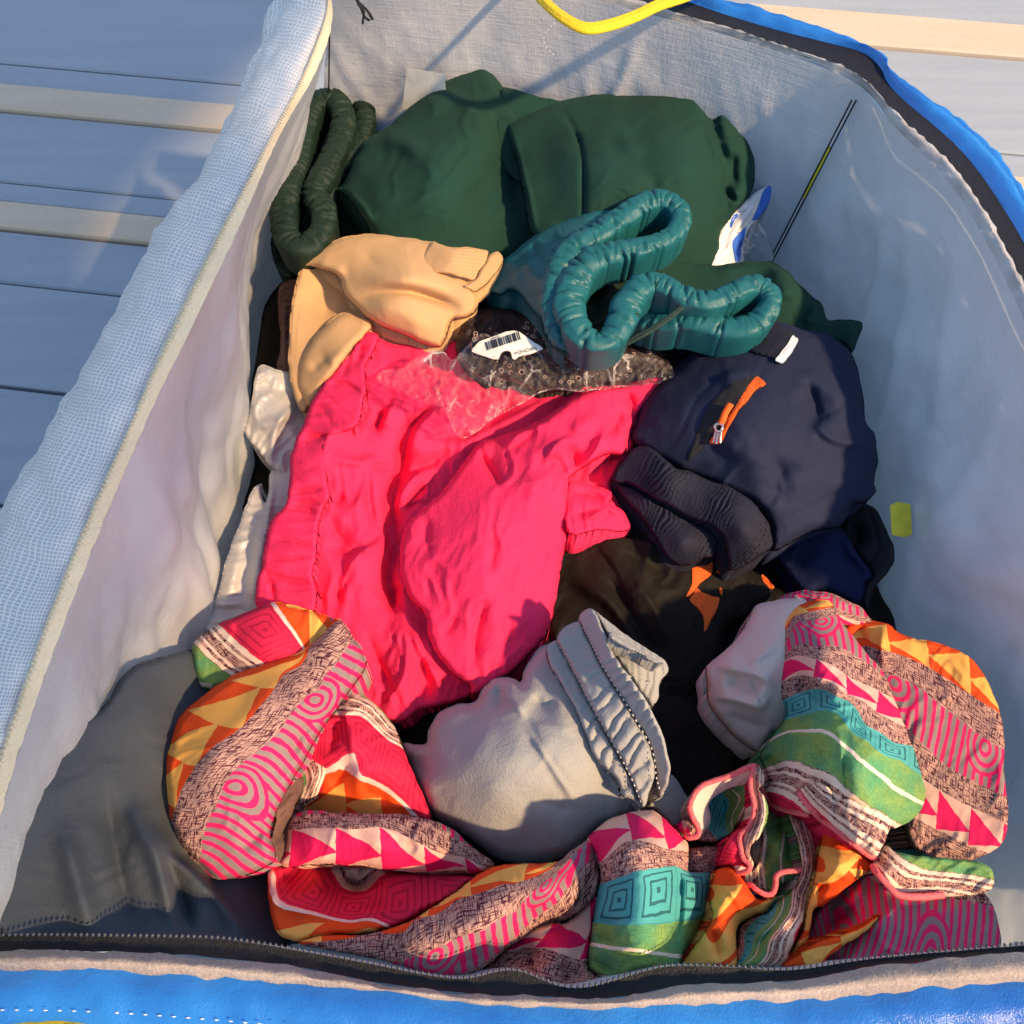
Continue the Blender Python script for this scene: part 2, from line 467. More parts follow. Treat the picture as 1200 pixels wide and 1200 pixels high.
M = {}
M['print'] = print_mat()
M['pink'] = fabric('pink_linen', (.87, .030, .112), .8, 0, 1000, .35, .06, .2, weave=900)
M['beige'] = fabric('beige_jersey', (.56, .34, .165), .9, .25, 1100, .2, .07, .2)
M['green'] = fabric('green_jersey', (.011, .040, .026), .85, .2, 1000, .2, .1, .2, col2=(.010, .044, .034))
M['green_dark'] = fabric('dark_green_satin', (.005, .018, .011), .6, .1, 700, .3, .15, .5)
M['teal'] = fabric('teal_satin', (.010, .105, .115), .40, .1, 900, .2, .1, .6)
M['teal_dark'] = fabric('teal_lining', (.008, .022, .014), .8, .1, 900, .3, .15, .3)
M['navy'] = fabric('navy_softshell', (.016, .021, .050), .75, .12, 1100, .2, .08, .3)
M['navy_elastic'] = fabric('navy_elastic', (.016, .017, .030), .7, .1, 1000, .3, .08, .3)
M['navy_deep'] = fabric('deep_navy_fleece', (.012, .018, .06), .9, .3, 900, .3, .1, .2)
M['charcoal'] = fabric('charcoal_jersey', (.022, .022, .024), .85, .15, 1000, .25, .1, .25)
M['black'] = fabric('black_jersey', (.011, .008, .006), .7, .05, 1000, .3, .15, .3)
M['orange'] = fabric('orange_print', (.82, .13, .02), .6, 0, 900, .2, .06, .3)
M['fleece'] = fabric('grey_fleece', (.36, .35, .325), .95, .4, 800, .3, .06, .15)
M['hoodie'] = fabric('slate_jersey', (.062, .072, .084), .9, .3, 1000, .25, .08, .2)
M['offwhite'] = fabric('off_white_lining', (.66, .55, .47), .85, .15, 1000, .15, .05, .2)
M['brown'] = fabric('brown_rib', (.16, .085, .065), .9, .1, 900, .3, .2, .2)
M['hem'] = fabric('coral_overlock', (.85, .14, .15), .7, 0, 700, .5, .15, .3)
M['thread'] = plain('cream_thread', (.75, .68, .55), .6)
M['cord'] = fabric('dark_green_cord', (.012, .03, .024), .6, .1, 800, .5, .2, .4)
M['seq'] = fabric('black_sequin_cloth', (.022, .010, .010), .5, .1, 500, .6, .3, .5)
M['ring'] = plain('sequin_rings', (.62, .45, .40), .25, .8)
M['paper'] = plain('label_paper', (.80, .76, .66), .6)
M['ink'] = plain('label_ink', (.02, .02, .025), .5)
M['white_film'] = plain('white_film', (.80, .80, .78), .3, .5)
M['blue_film'] = plain('blue_film', (.05, .16, .62), .3, .5)
M['reflect'] = plain('reflective_tape', (.78, .76, .80), .35, .6)
M['zip_metal'] = plain('zip_metal', (.75, .62, .52), .22, .6, .9)
M['lining'] = lining_mat('silver_lining', (.56, .55, .53), (.68, .67, .65), trans=.24, tcol=(.85, .87, .88))
M['lining_edge'] = lining_mat('crinkled_hem', (.20, .19, .19), (.62, .60, .58), .35)
M['binding'] = fabric('grey_beige_binding', (.36, .29, .245), .8, 0, 700, .5, .18, .3, weave=500)
M['blue'] = lining_mat('blue_tarp', (.010, .15, .60), (.03, .30, .84), .36, trans=.3, tcol=(.35, .62, .95))
M['zip_black'] = fabric('black_zip_tape', (.012, .012, .014), .55, 0, 900, .4, .15, .4)
M['coil'] = plain('zip_coil', (.09, .10, .115), .35, .6)
M['zip_cream'] = fabric('cream_zip_tape', (.85, .68, .45), .7, 0, 900, .4, .08, .3)
M['yellow'] = fabric('yellow_strap', (.78, .50, .02), .6, 0, 700, .5, .12, .35, weave=600)
M['lime'] = plain('yellow_tape', (.72, .66, .05), .5)
M['board'] = None

def film(name, tint, fac, rough=.08, cr_=1.0):
    m = bpy.data.materials.new(name); m.use_nodes = True; nt = m.node_tree; b = nt.nodes['Principled BSDF']; out = nt.nodes['Material Output']
    b.inputs['Base Color'].default_value = tint + (1,); b.inputs['Roughness'].default_value = rough; b.inputs['Specular IOR Level'].default_value = .9
    tr = nt.nodes.new('ShaderNodeBsdfTransparent'); mx = nt.nodes.new('ShaderNodeMixShader')
    lw = nt.nodes.new('ShaderNodeLayerWeight'); lw.inputs[0].default_value = .35
    tc = nt.nodes.new('ShaderNodeTexCoord')
    vo = nt.nodes.new('ShaderNodeTexVoronoi'); vo.feature = 'DISTANCE_TO_EDGE'; vo.inputs['Scale'].default_value = 62
    mp = nt.nodes.new('ShaderNodeMapping'); mp.inputs['Rotation'].default_value = (.3, .2, .6); mp.inputs['Scale'].default_value = (1, .55, .7)
    nt.links.new(tc.outputs['Object'], mp.inputs[0]); nt.links.new(mp.outputs[0], vo.inputs['Vector'])
    vf = nt.nodes.new('ShaderNodeTexVoronoi'); vf.inputs['Scale'].default_value = 62; nt.links.new(mp.outputs[0], vf.inputs['Vector'])
    ms = noise_node(nt, tc.outputs['Object'], 40, 2, .5).smooth(.42, .66)
    cz = E(nt, vo.outputs['Distance']).lt(.045) * ms; cy = noise_node(nt, tc.outputs['Object'], 150, 3, .7).smooth(.5, .8) * ms
    f = E(nt, lw.outputs['Fresnel']) * .45 + fac + cz * (.42 * cr_) + cy * (.16 * cr_)
    nt.links.new(f.o, mx.inputs[0]); nt.links.new(tr.outputs[0], mx.inputs[1]); nt.links.new(b.outputs[0], mx.inputs[2]); nt.links.new(mx.outputs[0], out.inputs[0])
    tc = nt.nodes.new('ShaderNodeTexCoord'); n1 = noise_node(nt, tc.outputs['Object'], 90, 4, .7); bump(nt, b, n1 * .5 + E(nt, vf.outputs['Distance']) * (1.2 * cr_), .5 + .5 * cr_, .004)
    return m
M['film'] = film('clear_film', (.85, .80, .77), .03, .1)
M['frost'] = film('frosted_film', (.66, .62, .57), .80, .35, 0.0)

def scrim_mat():
    m = bpy.data.materials.new('woven_scrim'); m.use_nodes = True; nt = m.node_tree; b = nt.nodes['Principled BSDF']; out = nt.nodes['Material Output']
    tc = nt.nodes.new('ShaderNodeTexCoord'); sp = nt.nodes.new('ShaderNodeSeparateXYZ')
    nz = nt.nodes.new('ShaderNodeTexNoise'); nz.inputs['Scale'].default_value = 4; nt.links.new(tc.outputs['UV'], nz.inputs[0])
    sc = nt.nodes.new('ShaderNodeVectorMath'); sc.operation = 'SCALE'; sc.inputs[3].default_value = .35; nt.links.new(nz.outputs[1], sc.inputs[0])
    ad = nt.nodes.new('ShaderNodeVectorMath'); nt.links.new(tc.outputs['UV'], ad.inputs[0]); nt.links.new(sc.outputs[0], ad.inputs[1]); nt.links.new(ad.outputs[0], sp.inputs[0])
    a = E(nt, sp.outputs[0]); c = E(nt, sp.outputs[1])
    ln = ((a * 1.0).frac().lt(.24)).max((c * 1.0).frac().lt(.24))
    nt.links.new(mixc(nt, ln, (.76, .74, .69), (.93, .91, .86)), b.inputs['Base Color']); b.inputs['Roughness'].default_value = .4
    bump(nt, b, ln, .5, .0008)
    tr = nt.nodes.new('ShaderNodeBsdfTransparent'); mx = nt.nodes.new('ShaderNodeMixShader')
    f = ln * .3 + .65
    nt.links.new(f.o, mx.inputs[0]); nt.links.new(tr.outputs[0], mx.inputs[1]); nt.links.new(b.outputs[0], mx.inputs[2]); nt.links.new(mx.outputs[0], out.inputs[0])
    return m
M['scrim'] = scrim_mat()

def board_mat(name, a, c):
    m, nt, b, tc = base_mat(name); o = tc.outputs['Object']
    n1 = noise_node(nt, o, 1, 4, .6, (3, 40, 40)); n2 = noise_node(nt, o, 260, 3, .6); n3 = noise_node(nt, o, 5, 3)
    cc = mixc(nt, n1.smooth(.3, .7) * .5 + n3 * .4, a, c); sk_ = noise_node(nt, o, 420, 2, .7)
    cc = mixc(nt, sk_.smooth(.45, .75) * .35, cc, [x * .62 for x in a]); nt.links.new(cc, b.inputs['Base Color']); b.inputs['Roughness'].default_value = .75
    bump(nt, b, n1 + n2 * .6, .35, .0012)
    return m
M['board'] = board_mat('painted_board', (.30, .34, .38), (.37, .405, .44))
M['strip'] = board_mat('bare_wood_strip', (.56, .44, .31), (.66, .54, .40))
M['ground'] = board_mat('dark_ground', (.05, .045, .04), (.09, .08, .07))

# ------------------------------------------------------------------ the setting: boards under and behind the bag
def box(name, x0, x1, y0, y1, z0, z1, mat, root, bev=.003, rot=0):
    bvx = [(x0, y0), (x1, y0), (x1, y1), (x0, y1)]
    V = []
    for (zv, ins) in ((z0, 0), (z1 - bev, 0), (z1, bev)):
        for (x, y), (sx, sy) in zip(bvx, ((1, 1), (-1, 1), (-1, -1), (1, -1))): V.append((x + sx * ins, y + sy * ins, zv))
    V = np.array(V); a = R(rot); c, s = math.cos(a), math.sin(a)
    V[:, :2] = V[:, :2] @ np.array([[c, s], [-s, c]])
    Fc = [[i + 4 * k, (i + 1) % 4 + 4 * k, (i + 1) % 4 + 4 * k + 4, i + 4 * k + 4] for k in range(2) for i in range(4)] + [[8, 9, 10, 11]]
    return mesh(name, V, Fc, mat, root, smooth=False)
g = mesh('ground', [(-60, -60, -.06), (60, -60, -.06), (60, 60, -.06), (-60, 60, -.06)], [[0, 1, 2, 3]], M['ground']); g['kind'] = 'structure'
deck = bpy.data.objects.new('deck', None); C.objects.link(deck); deck['kind'] = 'structure'
rows = [(-.62, .14, 'b'), (-.475, .16, 'b'), (-.31, .16, 'b'), (-.145, .16, 'b'), (.02, .16, 'b'), (.185, .16, 'b'), (.35, .16, 'b'), (.515, .165, 'b'), (.683, .095, 'b'), (.782, .050, 's'), (.835, .040, 'b'), (.878, .155, 'b'), (1.036, .060, 's'),
        (1.099, .055, 'b'), (1.158, .245, 'b'), (1.406, .095, 's'), (1.505, .2, 'b'), (1.71, .2, 'b'), (1.915, .06, 's'), (1.98, .2, 'b'), (2.185, .2, 'b'), (2.39, .2, 'b')]
for y, wd, k in rows:
    if k == 'b': box('plank', -2.2, 2.2, y, y + wd, -.03, 0 + random.uniform(-.001, .001), M['board'], deck, .003, -8)
    else: box('batten', -2.2, 2.2, y, y + wd, -.03, .006, M['strip'], deck, .003, -8)

# an added sun blocker out of view to the right, outlined to shade the left side of the bag and the boards beyond
def sunpt(c, h, d):
    k = math.tan(SUN_EL); ca, sa = math.cos(SUN_AZ), math.sin(SUN_AZ)
    return np.array([-sa * c + ca * d, ca * c + sa * d, h + d * k])
edge = [(-1.6, .52), (-.25, .558), (.03, .565), (.12, .59), (.30, .685), (.36, .785), (.43, .865), (.58, .895), (.80, .93), (1.25, .96), (1.25, 2.4), (-1.6, 2.4)]
rv = np.array([sunpt(c, h, 1.7) for c, h in edge] + [sunpt(c, h, 1.76) for c, h in edge]); k_ = len(edge)
rf = mesh('sun_blocker', rv, [list(range(k_)), list(range(2 * k_ - 1, k_ - 1, -1))] + [[i, (i + 1) % k_, (i + 1) % k_ + k_, i + k_] for i in range(k_)], M['board'], smooth=False); rf['kind'] = 'structure'

# ------------------------------------------------------------------ the bag
ZR = .40
bag = thing('storage_bag', 'large blue storage bag standing open with silvery lining and unzipped lid', 'bag', (0, .3, 0))
def rail(pts, z, n=90):
    p = np.asarray([q if len(q) > 2 else (q[0], q[1], z) for q in pts], float); p = resample(cr(p, 6), n)
    return P(p[:, 0], p[:, 1], p[:, 2])
def loft(name, rails, mat, nv=4, uv=False, crink=0, freq=60, seed=1):
    K = np.stack(rails, 0); out = cr(K.reshape(len(rails), -1), nv).reshape(-1, K.shape[1], 3) if len(rails) > 2 else np.stack([K[0] * (1 - a) + K[1] * a for a in np.linspace(0, 1, nv + 1)], 0)
    if crink:
        nr = np.cross(np.gradient(out, axis=1), np.gradient(out, axis=0)); nr /= np.linalg.norm(nr, axis=2)[..., None] + 1e-9
        nn = fbm(out[..., 0] * freq + out[..., 1] * freq * .4, out[..., 2] * freq * .8 + out[..., 1] * freq, seed, 3)
        out = out + nr * (crink * nn)[..., None]
    u = None
    if uv:
        a, c = np.meshgrid(np.arange(out.shape[1]), np.arange(out.shape[0])); u = np.stack([a.ravel() * uv[0], c.ravel() * uv[1]], -1)
    return grid_mesh(name, out, mat, bag, u)
def lerp_rails(a, b, n): return [a * (1 - t) + b * t for t in np.linspace(0, 1, n)]

ZL = [(388, -14), (388, 33), (367, 90), (327, 160), (280, 267), (220, 393), (173, 490), (110, 640), (50, 800), (0, 960, .385), (-20, 1110, .365)]
LT = rail(ZL, ZR, 150)
LB = LT.copy(); LB[:, 0] -= np.interp(LT[:, 1], [-.05, .1, .24, .4, .55, .78], [.05, .05, .01, .04, .15, .12]); LB[:, 2] = .02; LB[0, 1] = .80
def wall(name, a, b, bulge, seed, folds=(), am_=1.0):
    G = []
    n = 60
    for i, t in enumerate(np.linspace(0, 1, n)):
        r = a * (1 - t) + b * t
        k = np.arange(len(a)) / len(a)
        bg = np.interp(k, [0, .3, .5, 1], [.014, .012, -.004, -.006]) if bulge > .01 else bulge
        d = bg * np.sin(math.pi * t) + am_ * (.006 * fbm(k * 9 + t * 2, np.full(len(a), t * 5), seed, 3) + .005 * (1 - np.abs(noise(k * 9 - t * 5, np.full(len(a), t * 1.5) + k * 2, seed + 9))) ** 3 + .0022 * (1 - np.abs(noise(k * 22 - t * 9, np.full(len(a), t * 4) + k * 5, seed + 19))) ** 3) * min(1, t * 4)
        for (k0, k1, am, wd) in folds:
            kk = k0 * (1 - t) + k1 * t; d = d + am * np.exp(-((k - kk) / wd) ** 2) * min(1, t * 6)
        e = np.gradient(a, axis=0); nr = np.stack([e[:, 1], -e[:, 0], 0 * e[:, 0]], -1); nr /= np.linalg.norm(nr, axis=1)[:, None]
        G.append(r + nr * d[:, None])
    return grid_mesh(name, np.stack(G, 0), M['lining'], bag)
wall('left_panel', LT, LB, .012, 2, ((.35, .55, .008, .03), (.5, .62, -.007, .03), (.28, .36, -.006, .03)))
FT = rail([(386, -28), (550, -16), (650, -8), (700, 0), (763, 17), (844, 39), (910, 60), (970, 81), (1004, 98), (1012, 104)], ZR, 150)
FB = np.linspace((-.272, .80, .02), (.258, .615, .02), 150)
wall('far_panel', FT, FB, -.004, 5, ((.58, .55, .004, .012), (.3, .3, -.003, .03)), .45)
AR = [(1012, 104, .4), (1050, 150, .4), (1131, 240, .4), (1220, 420, .4), (1300, 640, .385), (1410, 860, .355), (1440, 1135, .35)]
RT = rail(AR, ZR, 150); RB = resample(np.array([(.258, .615, .02), (.282, .25, .02), (.33, .06, .02), (.34, -.03, .02)]), 150)
wall('right_panel', RT, RB, -.004, 8, ((.5, .5, .006, .05),))
COIL = [(-40, 1098), (60, 1097), (150, 1098), (250, 1100), (300, 1106), (370, 1118), (440, 1131), (500, 1143), (547, 1147), (600, 1137), (653, 1155), (680, 1158), (707, 1153), (757, 1138), (793, 1132), (860, 1134), (927, 1137), (1007, 1126), (1050, 1121), (1150, 1112), (1250, 1104), (1330, 1100), (1450, 1096)]
TAPE = [(-40, 1116), (60, 1114), (150, 1116), (250, 1122), (320, 1130), (370, 1137), (440, 1151), (520, 1161), (570, 1166), (640, 1168), (700, 1170), (757, 1163), (800, 1155), (860, 1152), (927, 1150), (1007, 1136), (1050, 1130), (1150, 1120), (1250, 1114), (1330, 1112), (1450, 1110)]
BIND = [(-40, 1136), (60, 1136), (150, 1139), (250, 1146), (320, 1152), (440, 1162), (520, 1172), (570, 1178), (640, 1180), (700, 1182), (757, 1180), (800, 1177), (860, 1174), (927, 1172), (1007, 1167), (1050, 1163), (1150, 1156), (1250, 1150), (1330, 1146), (1450, 1140)]
NT = rail(COIL, .355, 140); N1 = rail(TAPE, .360, 140); N2 = rail(BIND, .365, 140)
NB = np.linspace((-.30, -.02, .02), (.34, -.03, .02), 140)
loft('near_panel', lerp_rails(NT - np.array([0, 0, .002]), NB, 8), M['lining'], 3)
loft('zip_tape', [NT, (NT + N1) / 2 - np.array([0, 0, .002]), N1], M['zip_black'], 3, crink=.0006, freq=90)
loft('rim_binding', [N1, (N1 + N2) / 2 + np.array([0, 0, .005]), N2 + np.array([0, -.001, -.004])], M['binding'], 4, crink=.0012, freq=80)
o1 = N2 + np.array([0, .001, -.003]); o2 = N2 + np.array([0, -.012, .001]); o3 = N2 + np.array([0, -.030, -.008]); o4 = N2 + np.array([0, -.045, -.05]); o5 = N2 + np.array([0, -.05, -.2]); o6 = N2 + np.array([0, -.04, -.362])
loft('outer_wall', [o1, o2, o3, o4, o5, o6], M['blue'], 8, crink=.0022, freq=38)
beads('zip_teeth', bag, M['coil'], [NT + np.array([0, .0008, .0015])], (.0011, .0013, .0008), .0030, world=True)
sm_ = N2[:, :] + np.array([0, -.024, -.0035]); sm_[:, 2] += .0
# strap at the near left corner
box('strap', -.34, -.184, -.060, -.041, .360, .365, M['yellow'], bag, .002)
beads('seam_stitches', bag, M['white_film'], [N2 + np.array([0, -.0165, .0022])], (.0016, .0004, .0004), .0068, world=True)
# far and right rims
B_ = [(386, -42), (550, -29), (650, -20), (700, -13), (775, 12), (850, 34), (940, 64), (1000, 86), (1050, 134), (1140, 225), (1235, 410, .403), (1316, 640, .388), (1426, 860, .358), (1456, 1110, .353)]
C_ = [(386, -58), (550, -44), (650, -36), (730, -18), (799, 0), (850, 17), (910, 35), (970, 50), (1012, 62), (1033, 81), (1050, 109), (1150, 205), (1258, 400, .401), (1338, 640, .386), (1448, 860, .356), (1478, 1090, .351)]
D_ = [(386, -66), (550, -54), (650, -46), (740, -28), (820, -5), (880, 12), (940, 30), (1000, 52), (1033, 68), (1050, 96), (1168, 190), (1280, 400, .404), (1360, 640, .389), (1470, 860, .359), (1500, 1080, .354)]
A_ = [(386, -28), (550, -16), (650, -8), (700, 0), (763, 17), (844, 39), (910, 60), (970, 81), (1012, 104)] + AR[1:]
ra = rail(A_, ZR - .001, 260); rb = rail(B_, ZR + .003, 260); rc = rail(C_, ZR + .001, 260); rd = rail(D_, ZR + .004, 260)
loft('rim_hem', [ra, (ra + rb) / 2 + np.array([0, 0, .004]), rb], M['lining_edge'], 4, crink=.0016, freq=160)
loft('rim_zip_tape', [rb - np.array([0, 0, .001]), (rb + rc) / 2, rc], M['zip_black'], 3)
cen = np.array([.05, .3, 0]); ow = rd - cen; ow[:, 2] = 0; ow /= np.linalg.norm(ow, axis=1)[:, None]
loft('outer_wall', [rc + np.array([0, 0, -.002]), (rc + rd) / 2 + np.array([0, 0, .005]), rd, rd + ow * .01 + np.array([0, 0, -.02]), rd + ow * .02 + np.array([0, 0, -.2]), rd + ow * .01 + np.array([0, 0, -.40])], M['blue'], 6, crink=.002, freq=60)
# left: cream zip along the rim and the folded-back lid of woven scrim
Z2 = [(387, -14), (384, 10), (373, 43), (340, 123), (297, 200), (250, 283), (193, 400), (150, 502), (88, 640), (28, 800), (-22, 960, .392), (-42, 1110, .37)]
r1 = rail(ZL, ZR + .001, 200); r2 = rail(Z2, ZR + .007, 200)
loft('side_zip_tape', [r1, (r1 + r2) / 2 + np.array([0, 0, .003]), r2], M['zip_cream'], 4, crink=.0008, freq=90)
beads('side_zip_teeth', bag, M['zip_cream'], [(r1 * .45 + r2 * .55) + np.array([0, 0, .0045])], (.0010, .0022, .0014), .0029, world=True)
Z3 = [(384, -14), (370, 20), (345, 70), (312, 128), (268, 205), (222, 290), (165, 400), (120, 500), (58, 640), (0, 800), (-52, 960), (-80, 1110)]
Z4 = [(333, -14), (327, 20), (300, 77), (283, 117), (257, 170), (240, 200), (207, 240), (173, 300), (150, 347), (80, 470), (0, 620), (-90, 860), (-130, 1100)]
r3 = rail(Z3, ZR + .006, 200); r4 = rail(Z4, ZR - .03, 200)
r5 = r4 + np.array([-.04, 0, -.07]); r6 = r4 + np.array([-.09, 0, -.36]); r6[:, 2] = .004
loft('folded_lid', [r2 + np.array([0, 0, -.002]), r3, (r3 + r4) / 2 + np.array([-.002, 0, .005]), r4, r5, r6], M['scrim'], 8, (1.35, .85), crink=.003, freq=34, seed=4)
mesh('floor_panel', [(-.30, -.02, .012), (.275, -.03, .012), (.258, .615, .012), (-.262, .80, .012)], [[0, 1, 2, 3]], M['lining'], bag)
# corner seam: two dark cords and a yellow tape end
cs = np.array([np.array([.2905, .608, .4]) * (1 - t) + np.array([.258, .615, .02]) * t for t in np.linspace(.02, .7, 30)])
for dx in (-.0068, -.0032):
    tube('corner_seam', bag, M['zip_black'], cs + np.array([dx, -.0030, 0]), .00075, world=True, n=2, ns=6)
c2 = cs[5:12] + np.array([-.0055, -.0040, 0])
tube('seam_tape', bag, M['lime'], c2, .0022, world=True, n=2, ns=8, flat=.4)
lc = np.array([np.array([-.171, .765, .4]) * (1 - t) + np.array([-.258, .795, .02]) * t for t in np.linspace(.03, .7, 24)]) + np.array([.004, -.006, 0])
tube('corner_seam', bag, M['zip_black'], lc, .0008, world=True, n=2, ns=6)
# strap over the far rim, cord tails, loose thread, yellow tape
sp_ = [(606, -40, .40), (622, -16, .43), (640, 4, .436), (662, 22, .438), (686, 33, .438), (712, 30, .438), (742, 20, .437), (772, 6, .436), (802, -4, .434), (835, -16, .42), (870, -30, .40)]
for k, dv in enumerate((-3.6, 0, 3.6)):
    tube('handle_strap', bag, M['yellow'], [(u, v + dv, z + (.001 if k == 1 else 0)) for u, v, z in sp_], .0027, n=8, ns=10, flat=.8, rough=.06)
for pts in ([(416, -6, .398), (422, 8, .392), (428, 20, .382), (433, 24, .38)], [(421, 4, .394), (426, 14, .388), (425, 28, .378)], [(418, 0, .396), (430, 12, .386), (437, 23, .38)]):
    tube('cord_tail', bag, M['zip_black'], pts, .0016, n=5, ns=6, flat=.6)
th = cr([(655, 22), (640, 38), (638, 52), (650, 66), (652, 78), (645, 90)], 8)
def far_on(p, off=.004):
    """points of the far panel seen at the given pixels"""
    a = np.array([-.19, .775]); c_ = np.array([.28, .606])
    out = []
    for u, v in p:
        t = (600 - v) / F; dy = _cp + _sp * t; dz = -_sp + _cp * t; dx = (u - 600) / F
        nrm = np.array([-(c_ - a)[1], (c_ - a)[0]]); k = (a @ nrm - off * np.linalg.norm(nrm)) / (np.array([dx, dy]) @ nrm)
        out.append((dx * k, dy * k, CAM_Z + dz * k))
    return np.array(out)
tw = far_on(th, .012)
beads('loose_thread', bag, M['white_film'], [tw], (.0016, .0005, .0005), .0042, world=True)
yt = P(np.array([1043, 1052, 1054, 1045]), np.array([592, 588, 624, 627]), np.array([.262, .262, .252, .252]))
yt[:, 0] += np.array([0, .0, 0, 0])
mesh('side_tape', np.r_[yt, yt + np.array([.012, 0, -.004])], [[0, 3, 2, 1], [0, 1, 5, 4], [2, 3, 7, 6], [1, 2, 6, 5]], M['lime'], bag, smooth=False)

# paper label behind the green trousers (its code is left out)
pl = thing('paper_label', 'small cream paper label stuck to the lining behind the green sweatpants', 'label', tuple(far_on([(490, 100)])[0]))
q = far_on([(477, 80), (521, 87), (524, 135), (471, 128)], .006)
mesh('paper', np.r_[q, q + np.array([0, .001, -.0005])], [[0, 3, 2, 1], [0, 1, 5, 4], [2, 3, 7, 6], [3, 0, 4, 7], [1, 2, 6, 5]], M['paper'], pl, smooth=False)


# ================================================================== the clothes
def at(u, v, z): return tuple(P(u, v, z))

# ---- black trousers spread under the pile
bt = thing('black_trousers', 'black trousers with orange triangle prints lying under the grey and navy waistbands', 'trousers', at(760, 780, .17))
cloth('lower_leg', bt, M['black'], [(300, 420), (330, 330), (480, 250), (700, 230), (880, 330), (1000, 430), (1030, 600), (1060, 780), (1090, 960), (1100, 1090), (800, 1095), (500, 1095), (200, 1095), (190, 900), (250, 700), (280, 560)],
      [(320, 400, .17), (880, 330, .17), (1050, 780, .20), (700, 700, .205), (800, 880, .215), (300, 1050, .19), (900, 1080, .21)], (20, .02), [('r', [(760, 800), (830, 860), (850, 940)], 4, 14)], [(30, 30, 3, 2)], (.003, 80), 5)
_, HB = cloth('upper_leg', bt, M['black'], [(640, 640), (660, 618), (700, 612), (750, 608), (800, 625), (860, 655), (905, 690), (880, 720), (852, 735), (842, 775), (815, 810), (785, 838), (765, 830), (735, 800), (690, 780), (650, 760), (635, 700)],
      [(650, 640, .225), (745, 615, .235), (850, 690, .235), (800, 820, .215), (680, 750, .218), (740, 700, .24)], (16, .014),
      [('s', [(690, 650), (700, 635), (730, 632), (770, 640), (800, 655)], 8, 5, 22), ('r', [(700, 675), (722, 690), (745, 735), (770, 765), (783, 772)], -10, 8), ('r', [(655, 672), (690, 690), (715, 705), (745, 745), (775, 790)], 7, 9),
       ('s', [(735, 660), (752, 690), (770, 720), (790, 770)], 6, 5, 20), ('r', [(720, 640), (770, 665), (790, 690)], -4, 8)], [(40, 22, 4, 1.6)], (.002, 60), 2.5)
def patch(root, name, mat, pts, H, dz=.0012, roll=(2, .0008), step=1.5):
    return cloth(name, root, mat, pts, (lambda p: H(p) + dz), roll, lump=None, step=step, skirt=.0015, n=3)
K = (700, 480, 3.4286)
for pts in ([(375, 615), (395, 600), (412, 595), (440, 603), (465, 618), (461, 640), (455, 662), (425, 690), (398, 714), (385, 735), (368, 752), (356, 748), (370, 725), (380, 700), (382, 650)],
            [(398, 716), (418, 732), (440, 742), (466, 752), (492, 756), (482, 790), (468, 825), (448, 862), (431, 892), (428, 860), (424, 828), (408, 805), (390, 786), (372, 762), (388, 740)],
            [(476, 652), (488, 642), (503, 635), (518, 645), (530, 656), (528, 670), (524, 681), (508, 668), (492, 660)],
            [(660, 663), (675, 672), (692, 690), (711, 714), (703, 719), (694, 720), (680, 704), (668, 690)],
            [(490, 720), (497, 716), (503, 728), (500, 746), (494, 738)]):
    patch(bt, 'triangle_print', M['orange'], zz(*K, pts), HB, .0014)

# ---- slate jersey lower left
hd = thing('slate_sweatshirt', 'slate grey jersey sweatshirt draped in the near left corner beside the printed trousers', 'sweatshirt', at(200, 950, .24))
cloth('body', hd, M['hoodie'], [(118, 830), (140, 797), (160, 779), (195, 768), (228, 762), (262, 780), (300, 850), (330, 960), (338, 1060), (336, 1106), (300, 1114), (200, 1112), (100, 1112), (20, 1112), (-20, 1050), (10, 940), (55, 860)],
      [(130, 830, .325), (228, 765, .275), (160, 780, .318), (215, 900, .282), (325, 1060, .272), (150, 1000, .328), (40, 1080, .345), (60, 930, .345), (200, 1100, .330), (335, 1100, .29), (255, 1000, .285)], (16, .016),
      [('s', [(180, 960), (195, 1000), (222, 1024), (252, 1054), (272, 1078), (292, 1106)], 16, 7, 40), ('r', [(150, 925), (162, 965), (182, 1000), (195, 1045), (208, 1100)], 13, 11), ('r', [(185, 985), (200, 1020), (214, 1060), (228, 1106)], -13, 11),
       ('r', [(240, 1040), (256, 1080), (268, 1108)], -5, 12), ('r', [(120, 900), (132, 980), (150, 1060), (158, 1110)], -9, 15), ('r', [(70, 960), (90, 1030), (110, 1108)], 9, 14), ('r', [(160, 800), (185, 860), (200, 930)], 4, 22)], [(75, 60, 4, 1.2)], (.002, 90), 3.5)

